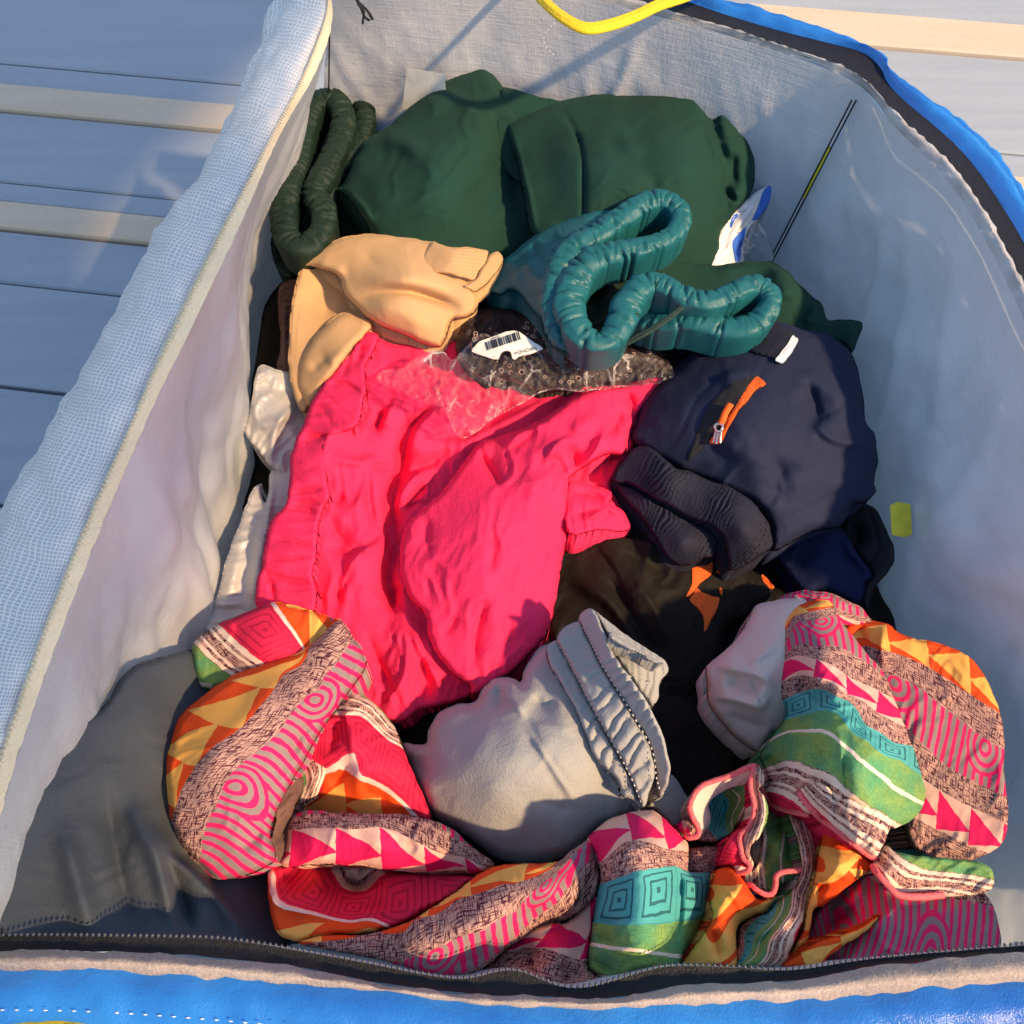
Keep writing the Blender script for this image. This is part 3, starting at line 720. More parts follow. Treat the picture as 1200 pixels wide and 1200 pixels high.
# ---- pouches of frosted plastic by the left wall
pp = thing('plastic_pouch', 'frosted clear plastic pouch crumpled between the left lining and the pink shorts', 'bag', at(310, 520, .21))
cloth('upper_film', pp, M['frost'], [(303, 430), (323, 433), (342, 440), (360, 472), (378, 490), (370, 540), (345, 556), (318, 548), (308, 535), (287, 508), (289, 495), (294, 472)],
      [(303, 432, .245), (355, 480, .225), (290, 505, .232), (330, 545, .225), (320, 490, .247)], (6, .006), [('r', [(290, 500), (320, 495), (350, 478)], 5, 6), ('r', [(315, 540), (325, 500), (345, 470)], 6, 5), ('r', [(300, 440), (320, 455), (350, 460)], -4, 7)], [(20, 18, 2, 3)], (.002, 30), 2)
cloth('lower_film', pp, M['frost'], [(318, 552), (345, 545), (372, 560), (365, 640), (330, 720), (290, 738), (243, 740), (250, 712), (257, 687), (267, 650), (283, 607), (292, 582), (300, 570), (307, 567), (306, 578), (311, 590), (315, 575)],
      [(320, 552, .225), (345, 570, .222), (250, 720, .235), (300, 650, .235), (330, 700, .225), (300, 572, .225)], (6, .006), [('r', [(308, 600), (304, 650), (292, 720)], 5, 6), ('r', [(285, 615), (275, 670), (258, 720)], 4, 8), ('s', [(322, 560), (314, 610), (306, 680), (300, 735)], 7, 3, 14)], [(95, 16, 5, 2.5)], (.002, 30), 2)
rb_ = thing('ribbed_garment', 'brown ribbed knit edge squeezed between the left lining and the beige sweatpants', 'garment', at(335, 390, .2))
cloth('rib', rb_, M['brown'], [(327, 338), (336, 330), (352, 328), (358, 370), (356, 420), (345, 452), (333, 458), (325, 430), (329, 400), (326, 365)], .222, (6, .008), [('r', [(336, 335), (333, 390), (334, 450)], 3, 3)], [(88, 5, 8, 2.5)], (.002, 20), 1.6)

# ---- dark green trousers: folded gathered waistband at the far left
dg = thing('dark_green_trousers', 'dark green trousers with a folded gathered waistband in the far left corner', 'trousers', at(370, 220, .27))
cloth('body', dg, M['green_dark'], [(322, 215), (334, 180), (350, 140), (375, 112), (405, 106), (430, 128), (431, 150), (424, 172), (404, 200), (420, 240), (440, 275), (420, 300), (352, 318), (346, 326), (332, 323), (322, 308), (317, 280)],
      [(330, 220, .235), (400, 115, .245), (425, 150, .24), (400, 260, .235), (340, 310, .23), (430, 280, .24)], (8, .012), [('r', [(385, 130), (372, 170), (360, 230), (350, 270)], -14, 9), ('r', [(418, 130), (412, 160), (392, 190)], -10, 6)], [], (.002, 40), 2.5)
dz_ = .284
band('waistband', dg, M['green_dark'], [(333, 268, dz_), (332, 245, dz_), (337, 222, dz_), (348, 190, dz_), (355, 158, dz_), (362, 132, dz_), (376, 116, dz_), (393, 117, dz_), (402, 135, dz_), (399, 160, dz_), (389, 185, dz_), (375, 210, dz_), (369, 228, dz_), (378, 243, dz_), (380, 262, dz_), (370, 280, dz_), (352, 289, dz_), (338, 281, dz_)], .0125, .03, (3.0, .42), 3, True)
band('waistband', dg, M['green_dark'], [(402, 118, .27), (413, 112, .27), (425, 122, .27), (428, 142, .27), (422, 165, .27), (406, 186, .27), (390, 206, .27), (383, 226, .27), (381, 240, .265)], .0105, .03, (3.0, .42), 4, False)

# ---- white and blue wrapper and crinkled clear film in the far right corner
wp = thing('wrapper', 'white and blue plastic wrapper standing in the far right corner behind the green sweatpants', 'wrapper', at(870, 270, .22))
_, HW = cloth('white_film', wp, M['white_film'], [(830, 320), (838, 292), (848, 265), (868, 240), (886, 226), (904, 216), (902, 236), (889, 256), (876, 270), (871, 290), (868, 320)], [(835, 315, .27), (900, 218, .285), (870, 290, .268), (850, 262, .285)], (4, .003), [('r', [(850, 310), (862, 270), (895, 225)], 3, 5)], [(60, 12, 4, 1.2)], (.001, 25), 1.6)
patch(wp, 'blue_stripe', M['blue_film'], zz(700, 0, 3.333, [(540, 1020), (531, 975), (530, 942), (552, 912), (590, 880), (622, 825), (640, 765), (655, 738), (678, 722), (672, 788), (640, 840), (628, 852), (600, 868), (582, 892), (572, 930), (560, 990), (553, 1028)]), HW, .001)
patch(wp, 'pale_stripe', M['paper'], zz(700, 0, 3.333, [(548, 905), (575, 870), (600, 835), (618, 790), (628, 795), (612, 840), (585, 878), (560, 905)]), HW, .0016)
patch(wp, 'blue_mark', M['blue_film'], zz(700, 0, 3.333, [(518, 880), (528, 850), (545, 835), (548, 845), (535, 862), (524, 890)]), HW, .001)
cf = thing('clear_wrapper', 'crinkled clear plastic film beside the corner seam and the white and blue wrapper', 'wrapper', at(885, 290, .22))
cloth('film', cf, M['film'], [(866, 312), (870, 285), (877, 268), (887, 260), (896, 270), (902, 288), (908, 305), (900, 318)], [(870, 310, .255), (890, 265, .27), (905, 305, .25), (885, 290, .272)], (4, .004), [('r', [(872, 305), (884, 285), (890, 265)], 5, 4), ('r', [(880, 310), (892, 295), (900, 285)], 5, 4)], [(30, 9, 1.5, 5)], (.003, 14), 1.6)

# ---- big green sweatpants
gs = thing('green_sweatpants', 'large smooth bottle green sweatpants bunched against the far lining', 'sweatpants', at(650, 200, .28))
cloth('back_fold', gs, M['green'], [(585, 110), (600, 104), (625, 112), (655, 118), (690, 125), (680, 200), (620, 220), (580, 180)], [(600, 108, .328), (655, 120, .322), (620, 200, .30), (680, 190, .31)], (8, .008), [], [], (.001, 50), 3)
cloth('left_leg', gs, M['green'], [(393, 222), (403, 215), (417, 185), (433, 161), (455, 148), (490, 117), (515, 98), (543, 85), (562, 78), (574, 82), (585, 96), (600, 116), (622, 140), (640, 175), (646, 220), (640, 290), (600, 315), (500, 312), (440, 300), (434, 275), (422, 250), (408, 232)],
      [(400, 220, .292), (440, 165, .305), (520, 105, .322), (565, 85, .33), (600, 125, .324), (610, 250, .292), (520, 200, .332), (460, 230, .315), (440, 290, .282), (560, 290, .285), (620, 190, .305)], (26, .022),
      [('r', [(440, 160), (470, 165), (500, 185)], 5, 12), ('r', [(470, 190), (520, 175), (560, 150)], 3, 18), ('s', [(478, 128), (520, 118), (556, 132), (570, 165)], 4, 12, 30), ('r', [(530, 250), (575, 210), (590, 160)], -5, 16), ('r', [(560, 115), (585, 150), (600, 200), (612, 270)], -9, 14),
       ('s', [(404, 219), (416, 232), (428, 246), (440, 268)], 4, 3, 12)], [(35, 60, 5, 1.8)], (.003, 70), 2.6, fa=1.25)
cloth('right_leg', gs, M['green'], [(590, 150), (600, 138), (625, 127), (653, 119), (680, 113), (707, 109), (740, 109), (773, 108), (805, 105), (829, 104), (850, 117), (868, 147), (880, 165), (886, 190), (882, 222), (862, 249), (848, 272), (834, 312), (800, 330), (700, 330), (640, 300), (624, 277), (616, 240), (606, 190)],
      [(596, 145, .318), (655, 122, .33), (740, 112, .335), (825, 108, .335), (875, 170, .318), (880, 215, .30), (845, 280, .295), (700, 200, .348), (780, 180, .35), (640, 220, .325), (640, 290, .305), (750, 290, .315), (815, 260, .318)], (20, .022),
      [('r', [(653, 119), (673, 152), (683, 187), (683, 250), (678, 300)], -3.6, 2.0), ('R', [(829, 112), (836, 150), (847, 190), (850, 230), (846, 275)], -13, 9), ('s', [(846, 285), (848, 240), (842, 190), (830, 150), (826, 120)], 6, 4, 24), ('r', [(862, 175), (860, 200), (864, 225)], -7, 7), ('r', [(845, 215), (858, 232), (866, 240)], -5, 5),
       ('r', [(700, 150), (760, 210), (800, 270)], -4, 26), ('r', [(740, 125), (800, 180), (825, 240)], 4, 26), ('s', [(598, 146), (610, 190), (622, 240), (630, 290)], 3, 3, 16), ('r', [(690, 140), (730, 160), (745, 200)], 2.5, 14)], [(60, 60, 5, 1.8)], (.003, 70), 2.6, fa=1.25)

# ---- beige sweatpants
be = thing('beige_sweatpants', 'beige sweatpants with a ribbed cuff beside the dark green waistband', 'sweatpants', at(440, 370, .24))
B = (320, 260, 4.2857)
_, HBE = cloth('seat_panel', be, M['beige'], zz(*B, [(150, 960), (108, 880), (80, 750), (78, 640), (85, 500), (108, 330), (150, 205), (230, 160), (330, 200), (420, 330), (560, 520), (600, 590), (460, 570), (410, 620), (330, 720), (250, 830), (185, 930)]),
      [(355, 482, .245), (340, 400, .252), (356, 310, .268), (400, 320, .252), (420, 380, .250), (380, 450, .250)], (7, .009), [('r', zz(*B, [(160, 225), (135, 330), (115, 480), (100, 640), (105, 780), (150, 900)]), -1.2, 1.6), ('r', [(350, 340), (375, 360), (400, 370)], -4, 14)], [(60, 50, 3, .8)], (.0015, 60), 2.5)
cloth('lower_fold', be, M['beige'], zz(*B, [(125, 740), (150, 670), (190, 600), (265, 515), (350, 452), (430, 460), (500, 500), (470, 570), (415, 625), (335, 725), (255, 832), (190, 925), (150, 890), (118, 820)]),
      [(352, 430, .257), (402, 368, .268), (425, 385, .272), (370, 470, .258), (385, 430, .275)], (16, .014), [('r', zz(*B, [(190, 760), (230, 720), (300, 690)]), -5, 7), ('s', zz(*B, [(200, 800), (215, 760), (300, 690), (380, 620)]), 3, 5, 14)], [(60, 40, 3, .8)], (.0015, 50), 2.5)
cloth('leg', be, M['beige'], zz(*B, [(145, 235), (165, 190), (225, 138), (340, 80), (430, 63), (500, 58), (640, 58), (740, 80), (820, 105), (900, 180), (1000, 320), (1025, 370), (1030, 410), (1010, 455), (960, 485), (910, 490), (885, 540), (862, 600), (845, 628), (815, 632), (770, 622), (700, 585), (560, 528), (470, 478), (420, 430), (372, 385), (345, 340), (322, 268), (245, 240), (185, 226)]),
      [(357, 312, .275), (400, 285, .288), (470, 277, .298), (520, 300, .302), (550, 340, .300), (555, 368, .290), (520, 405, .278), (470, 385, .282), (425, 358, .284), (405, 335, .284), (470, 330, .312)], (12, .016),
      [('s', zz(*B, [(420, 405), (500, 365), (580, 352), (680, 358), (800, 392), (900, 430), (970, 455)]), -7, 9, 4), ('r', zz(*B, [(560, 350), (700, 352), (850, 395), (950, 440)]), -4, 4), ('r', zz(*B, [(340, 290), (500, 280), (700, 300), (880, 330), (990, 400)]), 5, 16), ('r', zz(*B, [(430, 410), (600, 450), (750, 520), (820, 600)]), 4, 14),
       ('r', zz(*B, [(170, 205), (260, 145), (400, 95), (520, 105), (640, 160), (740, 190)]), -1.4, 2.2), ('r', zz(*B, [(420, 110), (470, 170), (560, 240), (700, 255)]), -2.5, 10), ('r', zz(*B, [(200, 210), (300, 240), (380, 250)]), 3, 9)], [(20, 45, 3, .8)], (.0015, 60), 2.4, seed=4, fa=0.9)
cuff = zz(*B, [(742, 188), (765, 145), (802, 99), (840, 112), (880, 128), (940, 127), (1000, 130), (1076, 144), (1078, 170), (1070, 205), (1040, 240), (1008, 292), (930, 278), (860, 262), (780, 258), (708, 250)])
cloth('cuff', be, M['beige'], cuff, [(500, 290, .304), (570, 296, .305), (553, 326, .306), (490, 318, .303), (530, 305, .313)], (4, .005), lump=(.0006, 40), step=1.3,
      gather=dict(s=[(500, 285, 0), (490, 317, 1), (570, 295, .1), (556, 327, 1.05), (525, 291, .1), (520, 320, 1.02)], a=1.3, f=8, even=True, warp=.1), skirt=.012)
cloth('cuff', be, M['beige'], zz(*B, [(1070, 200), (1085, 172), (1110, 155), (1135, 154), (1156, 190), (1130, 240), (1095, 290), (1060, 322), (1015, 356), (985, 345), (950, 320), (1008, 294), (1040, 245)]),
      [(574, 300, .303), (587, 302, .300), (556, 341, .300), (565, 320, .308)], (4, .005), lump=None, step=1.3, gather=dict(s=[(574, 300, 0), (588, 304, 1), (545, 334, 0), (557, 343, 1), (560, 318, .1)], a=1.3, f=5, even=True, warp=.1), skirt=.015)

# ---- pink shorts
pk = thing('pink_shorts', 'hot pink linen shorts with a gathered waistband in the middle of the bag', 'shorts', at(500, 620, .22))
Kp = (290, 480, 5.0); K6 = (450, 480, 3.4286)
cloth('body', pk, M['pink'], [(300, 712), (302, 690), (320, 640), (345, 560), (365, 490), (395, 430), (416, 404), (428, 388), (445, 396), (462, 403), (488, 402), (520, 400), (560, 405), (620, 440), (700, 440), (760, 438), (785, 446), (770, 480), (750, 512), (733, 536), (722, 556), (716, 572), (725, 590), (738, 612), (735, 622), (700, 624), (660, 632), (640, 700), (600, 760), (560, 810), (520, 826), (493, 832), (473, 846), (458, 846), (440, 834), (420, 822), (380, 800), (330, 760)],
      [(310, 690, .238), (420, 400, .262), (480, 410, .258), (560, 420, .255), (760, 445, .258), (725, 600, .250), (500, 560, .250), (420, 560, .268), (440, 700, .255), (460, 835, .238), (360, 640, .258), (600, 700, .235)], (9, .010),
      [('r', [(500, 470), (478, 512), (472, 545), (460, 590), (462, 640), (456, 680), (466, 720), (474, 760)], -20, 9),
       ('s', [(462, 700), (458, 640), (455, 590), (466, 548), (470, 512), (480, 490)], -6, 4, 12),
       ('s', zz(*Kp, [(900, 1180), (870, 1060), (840, 880), (860, 740), (830, 600), (880, 370), (915, 230)]), 8, 4, 18),
       ('s', zz(*Kp, [(440, 430), (440, 300), (460, 180), (520, 120), (640, 95), (720, 105)]), 11, 3.5, 26),
       ('r', zz(*Kp, [(700, 310), (708, 420), (715, 540), (740, 660), (780, 720)]), -8, 6), ('s', zz(*Kp, [(560, 600), (640, 560), (700, 420), (700, 310)]), 5, 4, 14),
       ('s', zz(*Kp, [(620, 1180), (560, 1060), (590, 960), (640, 860), (760, 790), (830, 720), (860, 640)]), 8, 4, 20), ('r', zz(*Kp, [(540, 1190), (540, 1090), (590, 980), (630, 880)]), -7, 5),
       ('r', zz(*Kp, [(480, 600), (520, 720), (590, 790), (620, 830)]), -6, 7), ('r', zz(*Kp, [(430, 830), (500, 820), (600, 850), (700, 830)]), -4, 5), ('r', zz(*Kp, [(480, 540), (530, 530), (575, 490)]), -5, 4),
       ('r', zz(*Kp, [(460, 300), (540, 295), (640, 310), (760, 300), (890, 360)]), 4, 5), ('r', zz(*Kp, [(700, 300), (800, 330), (885, 362)]), -5, 5),
       ('s', zz(*Kp, [(920, 620), (880, 560), (920, 460), (1000, 380), (1080, 350), (1130, 380)]), 11, 3, 14), ('r', zz(*Kp, [(940, 620), (960, 540), (1040, 450), (1090, 420)]), -8, 4),
       ('s', zz(*Kp, [(940, 360), (960, 240), (1000, 110), (1090, 20), (1180, -60)]), 9, 4, 22), ('r', zz(*Kp, [(1200, 200), (1100, 300), (1000, 350), (940, 400)]), -7, 6), ('r', zz(*Kp, [(900, 130), (1000, 60), (1090, -40)]), -8, 5),
       ('r', zz(*Kp, [(740, 150), (780, 60), (830, -10)]), -10, 5), ('s', zz(*Kp, [(780, 150), (800, 60), (860, -30), (880, -90)]), 9, 3.5, 16), ('r', zz(*Kp, [(650, 90), (670, 20), (700, -40)]), -6, 4),
       ('r', zz(*Kp, [(860, 1200), (850, 1100), (880, 1000)]), -7, 6), ('s', [(440, 840), (470, 800), (478, 760), (470, 720)], 8, 4, 16), ('r', [(452, 832), (470, 760), (462, 700)], 5, 7), ('r', [(498, 828), (498, 780), (488, 740)], -6, 6), ('r', [(425, 730), (450, 790), (480, 840)], -5, 5), ('s', [(520, 820), (508, 790), (492, 760), (480, 730)], 8, 4, 14),
       ('r', [(610, 460), (590, 480), (560, 510)], -7, 6), ('r', [(560, 500), (530, 510), (500, 512)], -5, 6), ('s', [(500, 515), (540, 520), (580, 500), (625, 478), (660, 455)], 6, 4, 14),
       ('r', [(650, 590), (690, 575), (715, 572)], -6, 5), ('s', [(725, 600), (700, 592), (680, 600), (665, 620)], 7, 3, 10), ('r', [(668, 600), (700, 585), (715, 590)], -5, 4)],
      [(12, 26, 6, 2.0), (-25, 15, 4, .9)], (.0025, 60), 2.4, seed=2, skirt=.05, fa=1.1)
cloth('leg', pk, M['pink'], zz(*K6, [(380, 132), (300, 235), (220, 335), (150, 395), (100, 440), (72, 500), (60, 580), (65, 660), (95, 745), (140, 800), (168, 835), (172, 900), (200, 965), (240, 1020), (300, 1085), (345, 1110), (350, 1150), (420, 1118), (500, 1072), (560, 1015), (620, 945), (655, 890), (690, 770), (708, 650), (722, 570), (742, 490), (742, 400), (738, 300), (760, 262), (830, 215), (900, 180), (965, 185), (985, 120), (1010, 40), (1060, -20), (1150, -118), (1080, -140), (960, -100), (860, -90), (760, -50), (690, 0), (600, 55), (480, 100)]),
      [(560, 520, .268), (470, 640, .275), (500, 730, .272), (550, 805, .262), (600, 770, .268), (645, 720, .268), (660, 620, .268), (600, 620, .300), (560, 680, .302), (640, 520, .288), (700, 500, .283), (735, 500, .274), (770, 450, .27), (665, 560, .283)], (13, .022),
      [('s', zz(*K6, [(480, 330), (450, 270), (405, 200), (385, 150)]), -6, 5, 9), ('r', zz(*K6, [(385, 160), (420, 240), (470, 310)]), -4, 6), ('s', zz(*K6, [(460, 180), (540, 110), (640, 60), (720, 30)]), 5, 4, 16), ('r', zz(*K6, [(470, 190), (560, 120), (640, 70)]), -4, 4),
       ('r', zz(*K6, [(440, 470), (440, 570), (420, 680)]), -4, 4), ('r', zz(*K6, [(400, 720), (400, 800), (370, 900), (360, 1010), (320, 1060)]), -5, 5), ('r', zz(*K6, [(180, 420), (170, 500), (180, 600)]), -4, 6), ('r', zz(*K6, [(520, 600), (500, 690), (430, 760)]), -3, 7), ('r', zz(*K6, [(300, 820), (260, 880), (220, 900)]), -4, 5),
       ('s', zz(*K6, [(640, 240), (680, 160), (740, 120), (800, 150)]), 8, 4, 14), ('r', zz(*K6, [(650, 250), (690, 200), (720, 240), (735, 300)]), -6, 6), ('r', zz(*K6, [(740, 140), (770, 200), (760, 260)]), -7, 7), ('s', zz(*K6, [(760, 255), (830, 200), (880, 110), (920, 30)]), 6, 5, 18), ('r', zz(*K6, [(870, 130), (930, 60), (960, -20)]), -6, 6), ('r', zz(*K6, [(590, 400), (600, 330), (640, 240)]), 4, 9),
       ('r', zz(*K6, [(650, 60), (700, 100), (640, 160), (560, 210)]), 3, 8), ('r', zz(*K6, [(840, 0), (800, 60), (740, 100)]), 4, 8), ('r', zz(*K6, [(960, -90), (1000, -20), (985, 60)]), -6, 5)],
      [(14, 30, 7, 1.7), (35, 16, 6, .6)], (.0028, 60), 2.3, seed=6, skirt=.05, fa=1.1)
cloth('tail', pk, M['pink'], zz(*K6, [(735, 300), (780, 290), (850, 310), (912, 328), (912, 360), (900, 372), (945, 395), (972, 420), (988, 470), (962, 490), (860, 485), (740, 492)]), [(670, 575, .264), (715, 575, .258), (735, 615, .256), (690, 600, .268)], (5, .008),
      [('s', zz(*K6, [(960, 440), (900, 400), (840, 430), (790, 460)]), 6, 3, 9), ('r', zz(*K6, [(750, 330), (830, 340), (905, 370)]), -5, 3.5), ('r', zz(*K6, [(750, 430), (850, 400), (930, 410)]), -4, 3.5)], [(10, 12, 3, 1.5)], (.001, 30), 2)
WBo = [(303, 714), (300, 694), (301, 680), (307, 664), (309, 646), (313, 630), (319, 608), (334, 592), (338, 576), (341, 536), (347, 516), (353, 502), (362, 478), (377, 452), (396, 428), (413, 409), (423, 395), (429, 388), (444, 394), (437, 412), (428, 432), (430, 455), (426, 470), (421, 496), (408, 505), (392, 510), (384, 520), (380, 540), (384, 566), (386, 582), (377, 600), (373, 622), (372, 640), (369, 660), (366, 674), (371, 690), (368, 716), (340, 726)]
cloth('waistband', pk, M['pink'], WBo, [(305, 690, .262), (340, 690, .268), (330, 600, .268), (360, 560, .282), (360, 500, .272), (400, 490, .285), (420, 400, .272), (435, 430, .278), (345, 640, .278), (366, 610, .272)], (8, .010),
      [('r', zz(*Kp, [(110, 750), (250, 765), (410, 800)]), -4, 2.2), ('r', zz(*Kp, [(100, 870), (250, 875), (400, 850)]), -4, 2.2), ('r', zz(*Kp, [(95, 925), (120, 960), (250, 1000), (390, 1010)]), -5, 2.2), ('r', zz(*Kp, [(210, 580), (320, 580), (430, 605)]), -6, 3), ('r', zz(*Kp, [(240, 545), (340, 540), (460, 555)]), -5, 2.6), ('r', zz(*Kp, [(240, 495), (350, 475), (465, 460)]), -5, 2.6), ('r', zz(*Kp, [(300, 148), (400, 155), (500, 150)]), -6, 3), ('r', zz(*Kp, [(290, 182), (380, 180), (450, 175)]), -4, 2.4),
       ('r', zz(*Kp, [(90, 920), (120, 985), (145, 1030), (150, 1110), (160, 1160)]), -5, 2.4), ('r', zz(*B, [(250, 830), (350, 812), (460, 870)]), -5, 3), ('r', zz(*B, [(400, 650), (370, 720), (340, 790)]), -5, 3), ('r', zz(*B, [(450, 590), (430, 680), (380, 740)]), -6, 4)], [(97, 12, 5, 1.6)], (.0015, 40), 2,
      gather=dict(s=[(303, 700, 0), (366, 695, .05), (315, 620, .9), (378, 605, 1.0), (340, 540, 1.7), (382, 545, 1.7), (355, 500, 2.15), (405, 500, 2.4), (380, 450, 2.75), (428, 462, 2.95), (423, 393, 3.6), (440, 398, 3.7)], a=2.4, f=4.2, warp=.5), seed=9)

# ---- sequinned garment in a clear packet, with a barcode label
sq = thing('sequin_garment', 'black sequinned garment folded in a clear plastic packet under the teal waistband', 'packet', at(660, 420, .24))
_, HS = cloth('folded_cloth', sq, M['seq'], [(540, 384), (552, 368), (580, 360), (640, 372), (700, 378), (760, 395), (787, 424), (791, 437), (784, 444), (740, 449), (687, 452), (660, 459), (630, 458), (600, 448), (566, 444), (546, 430), (534, 408)],
      [(545, 385, .276), (600, 365, .272), (780, 435, .268), (660, 455, .270), (600, 440, .275), (650, 410, .288)], (9, .012), [('r', [(600, 400), (680, 425), (760, 430)], 3, 8)], [(20, 6, 2, 2.2)], (.003, 25), 2)
rg = np.random.RandomState(11); V = []; Fc = []
def ring(c, r, tr, tilt):
    b = len(V); n = 9; k = 4
    for i in range(n):
        a = 2 * math.pi * i / n
        for j in range(k):
            q = 2 * math.pi * j / k; rr = r + tr * math.cos(q); p = np.array([rr * math.cos(a), rr * math.sin(a), tr * math.sin(q)])
            p = np.array([p[0], p[1] * math.cos(tilt) - p[2] * math.sin(tilt), p[1] * math.sin(tilt) + p[2] * math.cos(tilt)]); V.append(c + p)
    for i in range(n):
        for j in range(k): Fc.append([b + i * k + j, b + ((i + 1) % n) * k + j, b + ((i + 1) % n) * k + (j + 1) % k, b + i * k + (j + 1) % k])
pts = rg.uniform((540, 365), (785, 455), (420, 2)); pts = pts[poly_sd(pts, np.array([(545, 384), (600, 368), (760, 400), (785, 432), (740, 446), (660, 455), (600, 445), (548, 425)], float))[0] > 3]
for p, h in zip(pts[:85], HS(pts[:85])): ring(P(p[0], p[1], h + .0008), rg.uniform(.0008, .0024), .0003, rg.uniform(-.6, .6))
o = mesh('sequins', V, Fc, M['ring'], sq); o['kind'] = 'stuff'
cloth('clear_film', sq, M['film'], zz(*B, [(520, 775), (560, 745), (640, 738), (750, 665), (840, 640), (900, 690), (960, 640), (1050, 560), (1150, 600), (1300, 640), (1500, 640), (1750, 660), (1960, 700), (2012, 745), (1990, 790), (1800, 815), (1550, 840), (1420, 830), (1340, 850), (1240, 910), (1180, 940), (1090, 990), (1040, 1030), (980, 1075), (935, 1082), (900, 1030), (870, 960), (830, 920), (740, 900), (650, 850), (590, 825), (540, 810)]),
      [(445, 438, .296), (500, 420, .297), (545, 395, .292), (640, 400, .298), (780, 432, .285), (660, 455, .287), (600, 465, .297), (540, 508, .292), (500, 468, .300), (560, 450, .305)], (5, .004),
      [('r', zz(*B, [(520, 780), (640, 760), (780, 740), (900, 760)]), 7, 5), ('r', zz(*B, [(600, 820), (720, 800), (850, 770)]), 6, 4), ('r', zz(*B, [(860, 900), (900, 830), (960, 760)]), 7, 5), ('r', zz(*B, [(930, 1060), (960, 960), (1000, 880), (1080, 820)]), 7, 5), ('r', zz(*B, [(1030, 1020), (1080, 940), (1170, 870)]), 6, 4), ('r', zz(*B, [(700, 880), (820, 830), (930, 800)]), 5, 4), ('r', zz(*B, [(1000, 800), (1100, 830), (1200, 860)]), 6, 5)],
      [(25, 12, 1.6, 7), (80, 7, 2, 3.5)], (.004, 22), 1.8, skirt=.003)
lb = thing('barcode_label', 'white barcode sticker on the clear packet of the sequinned garment', 'label', at(590, 402, .306))
lq = [(553, 412), (557, 406), (563, 400), (583, 393), (602, 387), (614, 393), (626, 401), (637, 409), (622, 414), (607, 418), (604, 421), (600, 419), (598, 412), (592, 411), (587, 415), (584, 422), (570, 418)]
_, HL = cloth('sticker', lb, M['paper'], lq, [(555, 410, .304), (602, 388, .312), (636, 409, .309), (585, 420, .306)], (1.5, .0006), lump=(.0005, 40), step=1.3, skirt=.0008, n=2)
bx0 = np.array([571., 410.]); ex = np.array([42., -13.5]); ey = np.array([-2.6, -9.0])
i = 0; x = 0.0
while x < .97:
    wd = rg.choice([.016, .016, .03, .045]); a = bx0 + ex * x; b_ = a + ex * wd
    q = np.array([a, b_, b_ + ey, a + ey]); V3 = P(q[:, 0], q[:, 1], HL(q) + .0008)
    mesh('bar', np.r_[V3, V3 - np.array([0, 0, .0006])], [[0, 1, 2, 3][::1], [0, 4, 5, 1], [1, 5, 6, 2], [2, 6, 7, 3], [3, 7, 4, 0]], M['ink'], lb, smooth=False); x += wd + rg.choice([.016, .03, .04])
def text(body, name, root, mat, o_, ax, ay, H, size):
    cu = bpy.data.curves.new(name, 'FONT'); cu.body = body; cu.size = 1; cu.resolution_u = 2
    to = bpy.data.objects.new(name, cu); dg_ = bpy.context.evaluated_depsgraph_get(); C.objects.link(to); bpy.context.view_layer.update()
    me = to.evaluated_get(bpy.context.evaluated_depsgraph_get()).to_mesh(); vs = np.array([v.co[:2] for v in me.vertices]); fs = [list(p.vertices) for p in me.polygons]
    to.to_mesh_clear(); bpy.data.objects.remove(to)
    px = np.array(o_) + (vs[:, :1] * np.array(ax) + vs[:, 1:] * np.array(ay)) * size
    return mesh(name, P(px[:, 0], px[:, 1], H(px) + .0009), fs, mat, root, smooth=False)
text('H2HO4N', 'lettering', lb, M['ink'], (603.5, 416), (1, -.24), (-.2, -.95), HL, 6.4)
text('200435', 'lettering', lb, M['ink'], (575, 398.5), (1, -.32), (-.28, -.95), HL, 3.6)

# ---- teal trousers: quilted satin waistband with drawcord
tt = thing('teal_trousers', 'teal trousers with a padded satin waistband and drawcord on top of the sequinned packet', 'trousers', at(720, 330, .28))
cloth('leg', tt, M['green'], zz(760, 260, 4.444, [(-330, 330), (-120, 200), (0, 205), (90, 200), (180, 188), (260, 205), (350, 225), (420, 218), (480, 210), (550, 205), (620, 203), (700, 240), (745, 280), (790, 330), (850, 385), (900, 420), (918, 465), (935, 512), (1000, 508), (1060, 512), (1110, 520), (1118, 540), (1110, 570), (1085, 625), (1060, 672), (1000, 640), (900, 610), (700, 620), (400, 620), (100, 600), (-200, 560)]),
      [(700, 320, .29), (800, 306, .300), (900, 310, .300), (960, 352, .292), (1008, 382, .295), (995, 405, .288), (900, 370, .29), (800, 390, .275), (930, 345, .305)], (14, .016),
      [('s', zz(760, 260, 4.444, [(815, 560), (830, 500), (870, 450), (912, 425)]), 6, 4, 14), ('r', zz(760, 260, 4.444, [(800, 560), (820, 500), (860, 445)]), -4, 4), ('r', zz(760, 260, 4.444, [(620, 230), (700, 330), (750, 430)]), 5, 18), ('r', zz(760, 260, 4.444, [(930, 515), (960, 560), (1050, 640)]), -3, 8)], [(40, 50, 3, .8)], (.002, 60), 2.6)
T = (560, 210, 5.0)
